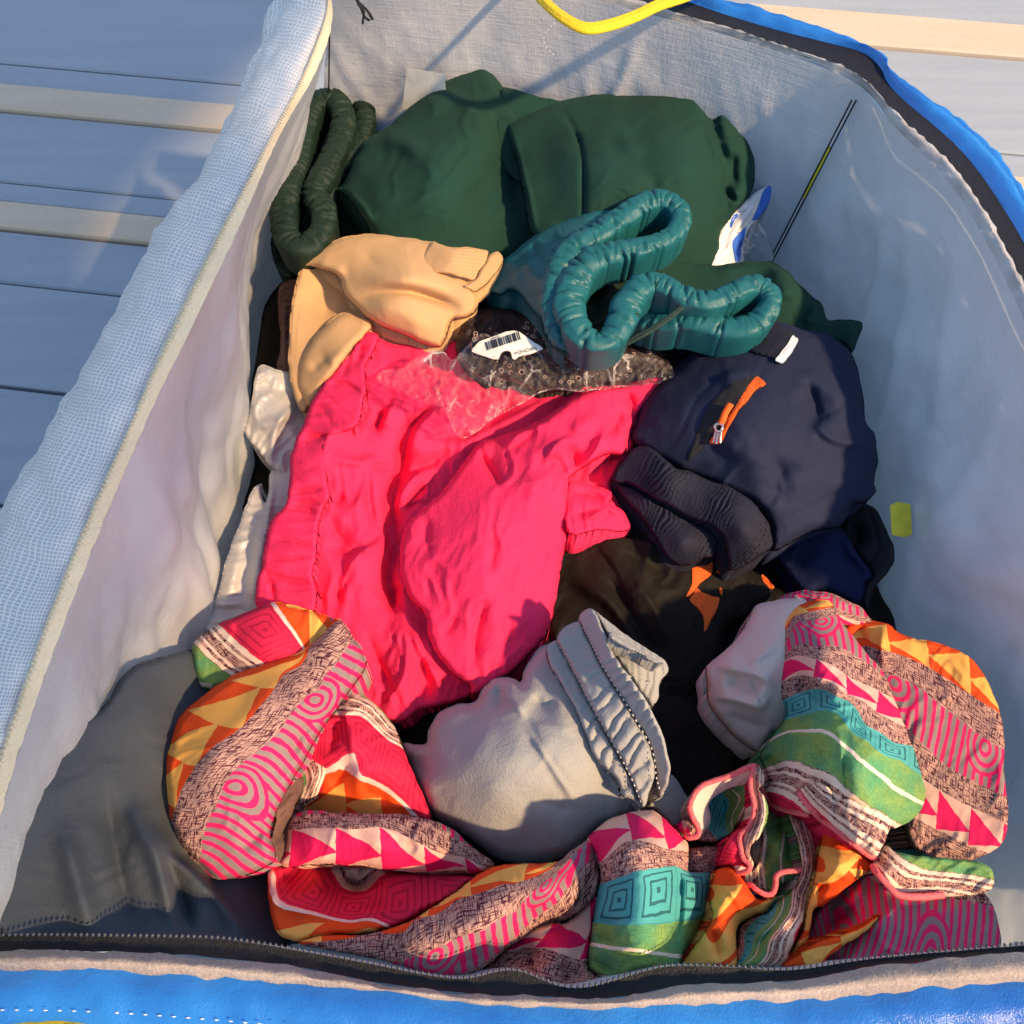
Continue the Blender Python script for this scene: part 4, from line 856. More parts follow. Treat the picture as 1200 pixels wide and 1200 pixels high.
cloth('seat', tt, M['teal'], zz(*T, [(45, 640), (100, 545), (150, 480), (250, 395), (370, 300), (480, 248), (620, 195), (760, 125), (800, 95), (830, 92), (880, 125), (900, 200), (700, 400), (560, 470), (510, 560), (480, 680), (465, 800), (490, 900), (560, 985), (480, 945), (400, 870), (335, 790), (265, 705), (205, 650), (130, 680)]),
      [(572, 340, .285), (600, 305, .298), (640, 265, .318), (700, 245, .330), (730, 232, .333), (650, 320, .332), (650, 370, .322), (672, 400, .315), (620, 350, .305)], (10, .012),
      [('s', zz(*T, [(130, 640), (200, 560), (300, 480), (360, 440)]), 5, 4, 14), ('r', zz(*T, [(130, 610), (220, 530), (310, 470)]), -4, 4), ('r', zz(*T, [(420, 420), (470, 430), (510, 450)]), -3, 2), ('r', zz(*T, [(430, 330), (560, 300), (700, 210), (800, 150)]), 4, 10), ('r', zz(*T, [(340, 350), (330, 420), (370, 470)]), -3, 4)], [(60, 22, 3, 1.2)], (.0015, 35), 1.8, gather=dict(s=[(660, 260, 0), (650, 300, .6), (640, 340, 1.2), (650, 390, 2), (720, 240, -.6)], a=1.0, f=3.5, warp=.8))
cloth('inner_lining', tt, M['teal_dark'], [(660, 330), (690, 312), (712, 306), (750, 306), (800, 250), (796, 285), (770, 322), (800, 345), (870, 360), (900, 352), (880, 380), (800, 382), (740, 352), (728, 345), (715, 368), (695, 385), (675, 375), (665, 355)],
      [(690, 330, .302), (750, 312, .308), (790, 270, .305), (880, 362, .300), (800, 370, .298), (690, 370, .300)], (5, .006), [('r', [(700, 322), (715, 330), (705, 350)], 5, 6), ('r', [(690, 365), (700, 340), (715, 325)], -5, 5), ('r', [(715, 322), (735, 316), (748, 314)], 4, 4)], [(70, 14, 3, 1.5)], (.002, 30), 2)
tz = .342
band('waistband', tt, M['teal'], [(668, 404, .318, .8), (655, 385, .328, .9), (649, 360, .334, .95), (651, 335, .338, 1.0), (660, 308, .341, 1.05), (677, 288, .343, 1.05), (700, 274, .344, 1.05), (724, 258, .345, 1.0), (745, 243, .346, 1.0), (766, 234, .347, .95), (786, 236, .347, .85), (797, 248, .346, .8), (797, 263, .345, .8), (786, 276, .345, .75), (770, 284, .345, .8), (748, 291, .345, .9), (724, 295, .345, 1.05), (701, 301, .345, 1.15), (683, 315, .344, 1.2), (671, 336, .343, 1.25), (667, 360, .341, 1.2), (674, 381, .339, 1.1), (690, 398, .337, 1.0), (704, 402, .336, .8), (718, 394, .336, .95), (728, 376, .337, 1.15), (737, 354, .338, 1.15), (752, 336, .339, 1.05), (770, 331, .339, .9), (788, 339, .339, .85), (806, 348, .338, .9), (828, 353, .338, .9), (850, 348, .338, .9), (870, 338, .338, .9), (886, 333, .337, .85), (899, 338, .336, .8), (904, 352, .334, .8), (897, 369, .330, .9), (880, 381, .326, 1.0), (860, 386, .323, 1.05), (838, 382, .322, 1.05), (815, 376, .322, 1.0), (795, 376, .318, 1.0), (774, 378, .312, .95), (752, 372, .306, .9), (730, 362, .300, .8)], .0108, .026, (4.2, .62), 8, False, n=8)
for k in range(3):
    d = k * 2.6
    tube('drawcord', tt, M['cord'], [(633, 372, .322), (637, 388, .320), (646 - d * .3, 400 + d * .4, .318), (662, 409 + d, .317), (684, 414 + d, .318), (704, 412 + d, .320), (722, 402 + d, .326), (735 + d * .5, 386, .334), (744 + d * .6, 368, .338)], .0017, ns=7, rough=.15, seed=k)
for k in range(2):
    tube('drawcord', tt, M['cord'], [(716, 412, .322), (735, 400 + k * 3, .328), (758, 388 + k * 3, .333), (780, 374 + k * 3, .336), (800, 358 + k * 3, .336)], .0017, ns=7, rough=.15, seed=5 + k)

# ---- second navy garment and charcoal piece by the right wall
n2 = thing('navy_fleece', 'deep navy fleece tucked below the navy softshell trousers near the right lining', 'garment', at(980, 660, .22))
cloth('body', n2, M['navy_deep'], zz(*K, [(690, 560), (760, 520), (860, 480), (960, 465), (1000, 500), (1052, 590), (1085, 625), (1112, 662), (1105, 690), (1082, 700), (1084, 745), (1070, 775), (1040, 785), (960, 745), (900, 728), (840, 735), (790, 705), (740, 640)]), [(905, 650, .218), (980, 620, .238), (1020, 672, .235), (1000, 705, .228), (950, 690, .235)], (14, .016), [('s', zz(*K, [(1105, 665), (1060, 620), (1010, 560), (985, 510)]), 7, 4, 14), ('r', zz(*K, [(840, 560), (900, 640), (960, 720)]), 4, 14)], [(50, 40, 3, 1)], (.002, 50), 2.6)
ch = thing('charcoal_garment', 'charcoal jersey sleeve pressed against the right lining below the navy trousers', 'garment', at(1030, 640, .22))
cloth('body', ch, M['charcoal'], zz(*K, [(985, 500), (990, 450), (1010, 400), (1060, 370), (1110, 395), (1135, 425), (1165, 490), (1192, 560), (1188, 620), (1160, 665), (1128, 702), (1100, 745), (1085, 800), (1060, 760), (1080, 690), (1100, 655), (1050, 590)]), [(995, 610, .222), (1020, 590, .238), (1045, 650, .245), (1020, 700, .232)], (10, .012), [('R', zz(*K, [(1090, 400), (1120, 500), (1125, 560), (1090, 620)]), -2, 2), ('r', zz(*K, [(1060, 440), (1040, 500), (1060, 560)]), -10, 8)], [], (.002, 40), 2.4)

# ---- navy softshell trousers
nv = thing('navy_trousers', 'navy softshell trousers with an orange zip pocket and gathered waist on the right', 'trousers', at(880, 520, .23))
Q = (760, 260, 4.444)
_, HN = cloth('body', nv, M['navy'], [(738, 515), (744, 495), (752, 475), (762, 458), (775, 443), (790, 430), (812, 412), (835, 400), (860, 388), (885, 376), (904, 372), (926, 380), (947, 386), (965, 388), (987, 402), (999, 416), (1007, 440), (1012, 464), (1014, 492), (1024, 508), (1028, 526), (1028, 545), (1024, 566), (1026, 577), (1014, 589), (998, 592), (991, 608), (979, 619), (951, 624), (922, 639), (905, 645), (898, 610), (880, 590), (850, 575), (815, 562), (780, 545), (758, 532)],
      [(745, 505, .270), (775, 445, .275), (850, 395, .290), (905, 378, .300), (990, 410, .300), (1010, 470, .292), (1025, 540, .280), (1020, 578, .270), (980, 615, .262), (905, 640, .262), (820, 550, .282), (870, 480, .318), (930, 470, .318), (950, 540, .305), (900, 580, .290), (800, 480, .298)], (20, .024),
      [('r', zz(*Q, [(540, 660), (450, 735), (360, 812), (300, 870), (240, 935), (170, 1090), (100, 1190), (60, 1260)]), -1.6, 1.8), ('r', zz(*Q, [(640, 515), (720, 570), (790, 615), (900, 720), (1000, 830), (1080, 930), (1115, 1020)]), -2, 2.2),
       ('s', zz(*Q, [(360, 830), (440, 790), (530, 780), (560, 800)]), 4, 3, 14), ('s', zz(*Q, [(880, 1060), (880, 960), (840, 860), (800, 800)]), -9, 6, 10), ('r', zz(*Q, [(800, 850), (840, 950), (860, 1050), (900, 1090)]), -9, 12), ('s', zz(*Q, [(1180, 1150), (1050, 1150), (960, 1130), (890, 1080), (850, 1020)]), 8, 5, 30),
       ('r', zz(*Q, [(800, 760), (900, 840), (1000, 920), (1100, 1010)]), 5, 12), ('r', zz(*K, [(700, 170), (740, 260), (740, 340), (690, 400)]), -9, 12), ('s', zz(*K, [(680, 400), (720, 380), (745, 320), (730, 240)]), 5, 5, 16), ('r', zz(*K, [(520, 200), (560, 120), (620, 60)]), 4, 18),
       ('r', zz(*K, [(690, 475), (780, 430), (880, 380), (980, 330), (1080, 310)]), -1.6, 2), ('r', zz(*K, [(1110, 315), (1060, 330), (1000, 400)]), -4, 6), ('r', zz(*K, [(620, 330), (640, 230), (600, 130)]), 3, 16), ('r', zz(*Q, [(300, 860), (330, 820), (420, 800)]), -3, 5)],
      [(35, 50, 3, 1.2)], (.0025, 70), 2.6, fa=0.7)
cloth('waist_panel', nv, M['navy_elastic'], zz(*Q, [(60, 610), (180, 560), (350, 560), (520, 540), (640, 512), (700, 548), (760, 592), (730, 650), (700, 722), (660, 716), (580, 690), (500, 662), (400, 640), (340, 645), (250, 660), (140, 700)]), lambda p: HN(np.clip(p, (790, 392), (1000, 640))) + .0035, (3, .003), lump=None, step=2, skirt=.02)
patch(nv, 'reflective_tab', M['reflect'], zz(*Q, [(750, 592), (766, 602), (780, 614), (762, 650), (740, 690), (702, 730), (682, 726), (661, 717), (690, 680), (722, 640)]), HN, .0052, (1.5, .0006))
patch(nv, 'zip', M['orange'], zz(*Q, [(566, 805), (590, 820), (610, 845), (575, 862), (540, 898), (505, 940), (470, 982), (435, 1040), (405, 1098), (380, 1150), (345, 1156), (318, 1148), (342, 1110), (385, 1080), (410, 1020), (450, 960), (485, 910), (520, 856), (545, 824)]), HN, .0022, (2.5, .0014))
patch(nv, 'pocket_mouth', M['charcoal'], zz(*Q, [(540, 800), (560, 806), (530, 850), (495, 905), (455, 965), (400, 1030), (340, 1110), (310, 1150), (260, 1200), (200, 1240), (260, 1080), (330, 940), (420, 850)]), HN, .0012, (3, .0012))
tube('zip_pull', nv, M['orange'], np.c_[np.array(zz(*Q, [(428, 950), (412, 975), (398, 1000), (388, 1030), (376, 1052)])), HN(np.array(zz(*Q, [(428, 950), (412, 975), (398, 1000), (388, 1030), (376, 1052)]))) + .005].tolist(), .0026, n=6, ns=9, flat=.6)
tube('zip_slider', nv, M['zip_metal'], np.c_[np.array(zz(*Q, [(345, 1062), (362, 1052), (384, 1058), (380, 1085), (362, 1092), (350, 1080)])), HN(np.array(zz(*Q, [(345, 1062), (362, 1052), (384, 1058), (380, 1085), (362, 1092), (350, 1080)]))) + .005].tolist(), .0011, True, n=6, ns=7)
for a, b2 in (((352, 1090), (338, 1148)), ((366, 1092), (352, 1154)), ((378, 1086), (372, 1150))):
    pz = np.array(zz(*Q, [a, ((a[0] + b2[0]) / 2, (a[1] + b2[1]) / 2), b2])); tube('zip_slider', nv, M['zip_metal'], np.c_[pz, HN(pz) + .004].tolist(), .0012, n=4, ns=7)
cloth('elastic_waist', nv, M['navy_elastic'], zz(*K, [(68, 290), (62, 262), (85, 222), (112, 188), (140, 160), (165, 148), (200, 150), (240, 168), (272, 196), (300, 222), (332, 242), (375, 250), (422, 270), (450, 285), (482, 297), (520, 303), (562, 326), (605, 356), (642, 392), (670, 430), (692, 472), (702, 515), (700, 556), (672, 575), (640, 592), (585, 632), (545, 645), (530, 640), (524, 590), (515, 545), (492, 492), (460, 468), (430, 456), (390, 442), (350, 424), (285, 385), (220, 352), (170, 318), (120, 294), (95, 296)]),
      [(720, 560, .270), (745, 528, .280), (800, 560, .294), (860, 580, .298), (900, 620, .284), (870, 660, .272), (850, 630, .284), (800, 595, .284), (760, 578, .278), (780, 565, .294), (870, 620, .300)], (5, .010), lump=(.001, 40), step=1.7, seed=3,
      gather=dict(s=[(722, 560, 0), (745, 535, .15), (760, 578, .6), (795, 552, .75), (800, 600, 1.15), (835, 570, 1.35), (840, 620, 1.75), (872, 582, 1.9), (852, 645, 2.15), (900, 625, 2.6), (860, 665, 2.5)], a=3.0, f=15, warp=1.0))
cloth('elastic_waist', nv, M['navy_elastic'], zz(*K, [(72, 288), (95, 298), (122, 304), (170, 330), (222, 362), (285, 398), (350, 434), (392, 452), (432, 468), (462, 480), (480, 510), (482, 550), (474, 585), (455, 598), (420, 600), (375, 620), (332, 628), (305, 615), (280, 592), (240, 530), (198, 460), (160, 410), (120, 372), (90, 330)]),
      [(722, 566, .262), (760, 585, .272), (800, 612, .272), (835, 630, .268), (835, 652, .262), (795, 660, .258), (760, 612, .262), (800, 635, .276)], (5, .010), lump=(.001, 40), step=1.7, seed=5,
      gather=dict(s=[(725, 570, 0), (745, 600, .3), (760, 582, .5), (765, 625, .75), (800, 608, 1.1), (785, 655, 1.25), (835, 625, 1.8), (830, 652, 1.9)], a=2.8, f=13, warp=1.0))

# ---- grey fleece sweatpants
gf_ = thing('grey_sweatpants', 'pale grey fleece sweatpants with a stitched waistband between the pink and printed clothes', 'sweatpants', at(630, 880, .23))
G = (440, 660, 3.0)
cloth('body', gf_, M['fleece'], zz(*G, [(95, 640), (140, 638), (178, 632), (190, 580), (225, 525), (290, 494), (350, 488), (375, 440), (405, 408), (450, 398), (490, 408), (512, 420), (520, 388), (555, 320), (600, 285), (660, 300), (760, 500), (900, 760), (930, 860), (905, 890), (800, 930), (745, 985), (700, 1015), (600, 1048), (480, 1048), (400, 1018), (330, 962), (250, 912), (190, 872), (140, 772)]),
      [(475, 875, .252), (510, 850, .272), (560, 825, .280), (590, 795, .282), (630, 765, .280), (700, 860, .305), (730, 935, .295), (690, 980, .280), (600, 1005, .270), (530, 970, .268), (495, 940, .262), (590, 900, .318), (640, 900, .318), (560, 880, .308), (650, 820, .305)], (24, .026),
      [('r', zz(*G, [(430, 410), (435, 470), (450, 540)]), -8, 9), ('s', zz(*G, [(530, 560), (515, 520), (480, 480), (430, 420)]), 6, 5, 18), ('s', zz(*G, [(720, 860), (660, 770), (610, 690), (560, 610), (520, 540)]), 8, 5, 24), ('r', zz(*G, [(505, 510), (560, 600), (620, 700), (680, 780), (720, 830)]), -7, 8), ('r', zz(*G, [(545, 460), (590, 495), (650, 480)]), -7, 8), ('r', zz(*G, [(520, 400), (560, 450), (620, 500), (720, 640), (800, 780)]), 4, 14), ('r', zz(*G, [(560, 820), (620, 850), (700, 870)]), -4, 10), ('r', zz(*G, [(770, 680), (820, 760), (850, 830)]), -4, 10),
       ('r', zz(*G, [(140, 660), (160, 720), (200, 760)]), -5, 9)], [(60, 45, 3, .9)], (.002, 60), 2.6, fa=0.8)
def chan(outline, zf, s, a=2.2, f=5, seed=1, st=1.8, warp=.5):
    return cloth('waistband', gf_, M['fleece'], zz(*G, outline), zf, (7, .007), lump=(.0012, 30), step=st, seed=seed, gather=dict(s=s, a=a, f=f, warp=warp))
GZ = lambda x, y: (G[0] + x / G[2], G[1] + y / G[2])
chan([(600, 295), (612, 282), (640, 272), (655, 300), (690, 370), (740, 465), (790, 560), (850, 665), (890, 740), (915, 800), (938, 855), (920, 850), (895, 830), (865, 815), (850, 760), (775, 690), (740, 600), (690, 490), (640, 400), (612, 350)], [GZ(620, 290) + (.300,), GZ(740, 540) + (.318,), GZ(880, 800) + (.310,), GZ(800, 640) + (.320,)], [GZ(610, 290) + (0,), GZ(690, 440) + (1,), GZ(760, 590) + (2,), GZ(860, 760) + (3,), GZ(930, 850) + (3.6,), GZ(640, 300) + (.1,), GZ(850, 660) + (2.7,)], 4.2, 3.2, 1)
chan([(638, 272), (645, 245), (670, 222), (705, 205), (725, 215), (755, 280), (795, 360), (830, 420), (872, 482), (915, 555), (962, 635), (975, 690), (982, 740), (965, 800), (940, 858), (915, 798), (890, 738), (850, 662), (790, 556), (740, 462), (690, 366), (655, 300)], [GZ(650, 260) + (.308,), GZ(720, 215) + (.312,), GZ(800, 450) + (.332,), GZ(930, 640) + (.332,), GZ(950, 800) + (.318,)], [GZ(690, 230) + (0,), GZ(740, 340) + (1,), GZ(830, 500) + (2.1,), GZ(910, 640) + (3.1,), GZ(950, 800) + (4,), GZ(655, 290) + (.4,), GZ(850, 650) + (2.8,)], 4.4, 3.4, 2)
chan([(722, 212), (714, 190), (728, 170), (755, 158), (775, 170), (800, 235), (840, 320), (890, 395), (935, 455), (972, 520), (1000, 575), (1020, 640), (1036, 720), (1030, 770), (1005, 825), (985, 790), (984, 740), (976, 690), (962, 632), (915, 552), (872, 480), (830, 418), (795, 358), (755, 278)], [GZ(740, 175) + (.322,), GZ(850, 400) + (.342,), GZ(960, 570) + (.342,), GZ(1010, 760) + (.322,), GZ(800, 280) + (.336,)], [GZ(735, 175) + (0,), GZ(800, 310) + (1.2,), GZ(890, 450) + (2.4,), GZ(970, 580) + (3.4,), GZ(1020, 740) + (4.6,), GZ(755, 270) + (.8,), GZ(915, 550) + (2.9,)], 4.2, 4.0, 3)
chan([(770, 168), (800, 190), (850, 228), (905, 268), (960, 302), (1000, 330), (1022, 352), (1028, 380), (1012, 405), (998, 430), (994, 470), (975, 503), (945, 470), (900, 408), (850, 335), (805, 240)], [GZ(780, 180) + (.322,), GZ(900, 290) + (.328,), GZ(1015, 375) + (.326,), GZ(970, 490) + (.318,), GZ(890, 380) + (.330,)], [GZ(780, 175) + (0,), GZ(850, 240) + (1,), GZ(930, 300) + (2,), GZ(1010, 360) + (3,), GZ(880, 370) + (1.4,), GZ(960, 470) + (2.6,)], 1.6, 3, 4)
_, HG4 = chan([(820, 262), (850, 240), (905, 276), (960, 308), (1005, 338), (1012, 352), (985, 352), (960, 342), (930, 318), (880, 300)], [GZ(850, 255) + (.332,), GZ(1000, 345) + (.332,), GZ(920, 300) + (.338,)], [GZ(830, 255) + (0,), GZ(910, 290) + (1.2,), GZ(1005, 345) + (2.6,), GZ(900, 310) + (1,)], 2.4, 2.2, 6)
st1 = cr([GZ(x, y) + (z,) for x, y, z in ((648, 292, .306), (695, 372, .318), (742, 464, .326), (792, 558, .330), (852, 664, .330), (892, 740, .326), (918, 800, .322), (938, 852, .316))], 8)
st2 = cr([GZ(x, y) + (z,) for x, y, z in ((728, 222, .316), (760, 284, .328), (800, 364, .338), (876, 486, .344), (920, 560, .346), (966, 640, .342), (982, 700, .338), (986, 745, .334), (1000, 800, .326))], 8)
st3 = cr([GZ(x, y) + (z,) for x, y, z in ((815, 258, .336), (850, 290, .338), (885, 320, .338))], 8); st4 = cr([GZ(x, y) + (z,) for x, y, z in ((885, 392, .338), (920, 408, .338), (960, 420, .337), (1000, 424, .332))], 8)
beads('stitching', gf_, M['thread'], [np.c_[s_[:, :2], s_[:, 2] - .0035] for s_ in (st1, st2, st3, st4)], (.0012, .0006, .0006), .0036)
cloth('waist_back', gf_, M['fleece'], zz(*G, [(985, 800), (1010, 790), (1040, 742), (1075, 790), (1105, 835), (1108, 875), (1085, 910), (1055, 935), (1000, 880), (960, 860), (900, 880), (855, 880), (868, 822), (905, 835), (945, 860)]), [GZ(1040, 760) + (.270,), GZ(1100, 850) + (.262,), GZ(1000, 860) + (.272,), GZ(880, 850) + (.275,)], (6, .01), lump=(.001, 30), step=2,
      gather=dict(s=[GZ(1040, 750) + (0,), GZ(1100, 840) + (1,), GZ(1010, 800) + (.1,), GZ(1060, 920) + (1.2,), GZ(960, 860) + (.9,)], a=3, f=3, warp=.3))

# ---- printed trousers in front on the left
pr = thing('printed_trousers', 'orange, pink and teal striped print trousers twisted along the near edge', 'trousers', at(430, 960, .25))
A = (180, 690, 4.2857); A1 = (140, 680, 3.0); A2 = (300, 850, 4.2857); A5 = (440, 900, 3.75); A9 = (560, 900, 4.2857)
def Zuv(k, an): return [(k[0] + a / k[2], k[1] + b / k[2], s, t) for a, b, s, t in an]
def Zh(k, an): return [(k[0] + a / k[2], k[1] + b / k[2], z) for a, b, z in an]
pc = M['print']
cloth('waist_flap', pr, pc, zz(*A, [(200, 275), (255, 225), (330, 178), (450, 125), (590, 68), (670, 78), (750, 95), (880, 138), (914, 180), (900, 225), (870, 255), (800, 300), (720, 345), (600, 390), (480, 430), (400, 470), (320, 500), (240, 495), (205, 420), (196, 350)]),
      Zh(A, [(210, 300, .285), (330, 190, .292), (590, 85, .296), (890, 180, .296), (800, 260, .294), (560, 250, .308), (400, 400, .288), (250, 450, .280)]), (13, .015), [('r', zz(*A, [(330, 185), (430, 280), (520, 350)]), -1, 4)], [(30, 28, 3, 1.0)], (.001, 50), 2,
      uv=Zuv(A, [(215, 460, 1.0, 6.55), (200, 270, 0, 7.1), (355, 415, 1, 7.1), (330, 180, 0, 7.7), (525, 352, 1.0, 7.7), (588, 75, 0, 8.7), (750, 300, 1.15, 8.7), (740, 95, -.05, 9.45), (910, 200, .65, 10.0), (800, 290, 1.0, 9.3), (300, 470, 1.4, 6.6)]))
cloth('back_leg', pr, pc, zz(*A1, [(600, 720), (640, 600), (700, 500), (760, 440), (800, 405), (832, 398), (870, 412), (905, 440), (960, 508), (992, 580), (1020, 650), (1052, 722), (1100, 838), (1060, 850), (1000, 845), (900, 850), (800, 850), (640, 850), (600, 800)]),
      Zh(A1, [(620, 720, .265), (800, 410, .282), (830, 400, .284), (960, 515, .276), (1095, 830, .272), (900, 640, .298), (820, 560, .296), (700, 650, .285), (750, 790, .268), (950, 800, .274), (640, 820, .255)]), (12, .014),
      [('s', zz(*A1, [(825, 640), (815, 560), (800, 480), (800, 420)]), 6, 4, 16), ('r', zz(*A1, [(820, 620), (780, 680), (740, 740)]), -6, 8), ('r', zz(*A1, [(850, 680), (870, 740), (920, 760), (960, 800)]), -5, 8), ('r', zz(*A1, [(760, 480), (750, 560), (730, 620)]), -5, 6), ('r', zz(*A1, [(830, 640), (845, 700), (840, 780)]), 4, 8)], [(75, 26, 3, 1.5)], (.001, 40), 2,
      uv=Zuv(A1, [(770, 440, -.5, 7.5), (830, 405, 0, 7.15), (960, 515, 1.2, 7.15), (790, 470, -.1, 7.65), (850, 475, .3, 7.68), (990, 590, 1.5, 7.72), (690, 640, -1.1, 8.5), (740, 650, -.5, 8.68), (822, 605, .1, 8.7), (850, 690, .6, 8.72), (930, 730, 1.3, 8.75), (1035, 825, 2.1, 8.75), (1090, 830, 2.4, 8.5), (700, 760, -.8, 9.35), (820, 770, .2, 9.5), (950, 830, 1.4, 9.35)]))
cloth('cuff', pr, pc, zz(*A2, [(262, 95), (300, 110), (345, 160), (352, 200), (345, 280), (320, 340), (270, 380), (200, 400), (225, 330), (210, 260), (190, 230), (230, 160)]), Zh(A2, [(290, 110, .280), (350, 220, .286), (250, 370, .276), (220, 240, .282)]), (6, .010), [('r', zz(*A2, [(250, 190), (290, 260), (270, 350)]), 4, 6)], [], (.001, 30), 1.7,
      uv=Zuv(A2, [(275, 100, 0, 7.7), (350, 190, .5, 7.7), (320, 330, 1.1, 7.74), (220, 160, .1, 7.35), (300, 220, .5, 7.4), (280, 320, 1, 7.4), (195, 235, .3, 6.9), (250, 290, .7, 7.08), (240, 370, 1.3, 7.25)]))
cloth('lining_fold', pr, M['brown'], zz(*A2, [(140, 300), (185, 265), (232, 255), (248, 285), (225, 350), (192, 420), (182, 470), (184, 540), (165, 620), (115, 690), (68, 650), (60, 600), (90, 500), (100, 400)]), Zh(A2, [(200, 270, .292), (150, 400, .298), (100, 660, .300), (170, 540, .290)]), (7, .012), [('r', zz(*A2, [(215, 300), (160, 420), (130, 520)]), 4, 6), ('r', zz(*A2, [(180, 440), (130, 560), (90, 600)]), -6, 6)], [(60, 9, 3, 1.5)], (.001, 30), 1.7)
_o, HL2 = cloth('front_leg', pr, pc, zz(*A1, [(760, 133), (800, 165), (822, 200), (852, 240), (868, 285), (856, 328), (812, 388), (775, 440), (738, 492), (690, 562), (642, 648), (590, 740), (548, 828), (532, 888), (548, 940), (550, 975), (528, 1002), (460, 1034), (415, 1048), (375, 1052), (332, 1046), (272, 992), (232, 955), (208, 920), (180, 842), (166, 742), (162, 642), (172, 590), (186, 545), (208, 482), (290, 408), (350, 364), (420, 322), (500, 292), (570, 268), (640, 238), (700, 200)]),
      Zh(A1, [(760, 145, .308), (860, 285, .304), (740, 480, .308), (590, 730, .318), (545, 960, .322), (380, 1040, .318), (215, 920, .318), (165, 680, .310), (200, 500, .302), (420, 330, .305), (600, 260, .306), (450, 600, .332), (620, 420, .328), (380, 800, .333), (300, 600, .327)]), (15, .026),
      [('r', zz(*A1, [(640, 250), (540, 390), (400, 540), (280, 700), (230, 860)]), 3, 14), ('r', zz(*A1, [(520, 850), (480, 900), (420, 960)]), -4, 9), ('r', zz(*A1, [(700, 500), (640, 540), (600, 640)]), -4, 7)], [(35, 34, 4, 1.1)], (.0016, 60), 2,
      uv=Zuv(A1, [(640, 238, -.3, 0), (560, 272, .1, 0), (420, 330, .95, 0), (300, 408, 1.8, .02), (207, 490, 2.7, .05), (165, 620, 3.6, .15), (165, 760, 4.6, .6), (735, 165, -.4, 1.0), (660, 240, .1, 1), (590, 320, .75, 1), (540, 390, 1.25, 1), (400, 540, 2.5, 1), (270, 650, 3.5, 1), (215, 740, 4.2, 1), (185, 830, 4.9, 1),
                  (820, 215, -.2, 1.7), (770, 290, .4, 1.7), (700, 380, 1.1, 1.7), (620, 450, 1.8, 1.7), (560, 530, 2.5, 1.7), (410, 660, 3.7, 1.7), (340, 790, 4.7, 1.7), (290, 920, 5.7, 1.7), (285, 985, 6.2, 1.7), (865, 285, .1, 2.6), (740, 490, 1.5, 2.6), (640, 650, 2.7, 2.6), (545, 830, 4.1, 2.6), (535, 980, 5.2, 2.6), (400, 1040, 6.0, 2.4)]))
cloth('turned_leg', pr, pc, zz(*A2, [(165, 472), (210, 440), (262, 424), (330, 430), (400, 440), (520, 440), (640, 445), (720, 446), (800, 456), (900, 482), (1000, 532), (1100, 622), (1172, 672), (1196, 702), (1150, 735), (1100, 748), (1000, 750), (900, 748), (800, 740), (700, 732), (620, 722), (540, 706), (430, 698), (330, 696), (240, 705), (165, 714), (120, 690), (150, 600)]),
      Zh(A2, [(180, 480, .292), (400, 450, .300), (700, 455, .300), (1000, 540, .292), (1180, 700, .288), (900, 740, .292), (540, 700, .296), (170, 705, .296), (600, 590, .316), (350, 570, .312), (900, 640, .308)]), (11, .016), [('r', zz(*A2, [(180, 520), (400, 515), (600, 505), (800, 580), (1000, 660)]), 1.5, 6), ('s', zz(*A2, [(760, 700), (820, 620), (800, 560), (840, 480)]), 3, 5, 14)], [(10, 26, 4, 1.0)], (.001, 40), 2,
      uv=Zuv(A2, [(170, 470, 0, 2.72), (500, 440, 1.45, 2.66), (900, 482, 3.2, 2.72), (1160, 670, 4.7, 2.95), (180, 522, 0, 3.3), (400, 515, 1, 3.3), (600, 507, 1.9, 3.3), (800, 582, 2.8, 3.3), (950, 652, 3.5, 3.3), (1120, 705, 4.4, 3.32), (165, 710, 0, 4.1), (400, 700, 1, 4.12), (680, 728, 2.2, 4.15), (900, 745, 3.2, 4.3), (1050, 748, 3.9, 4.45)]))
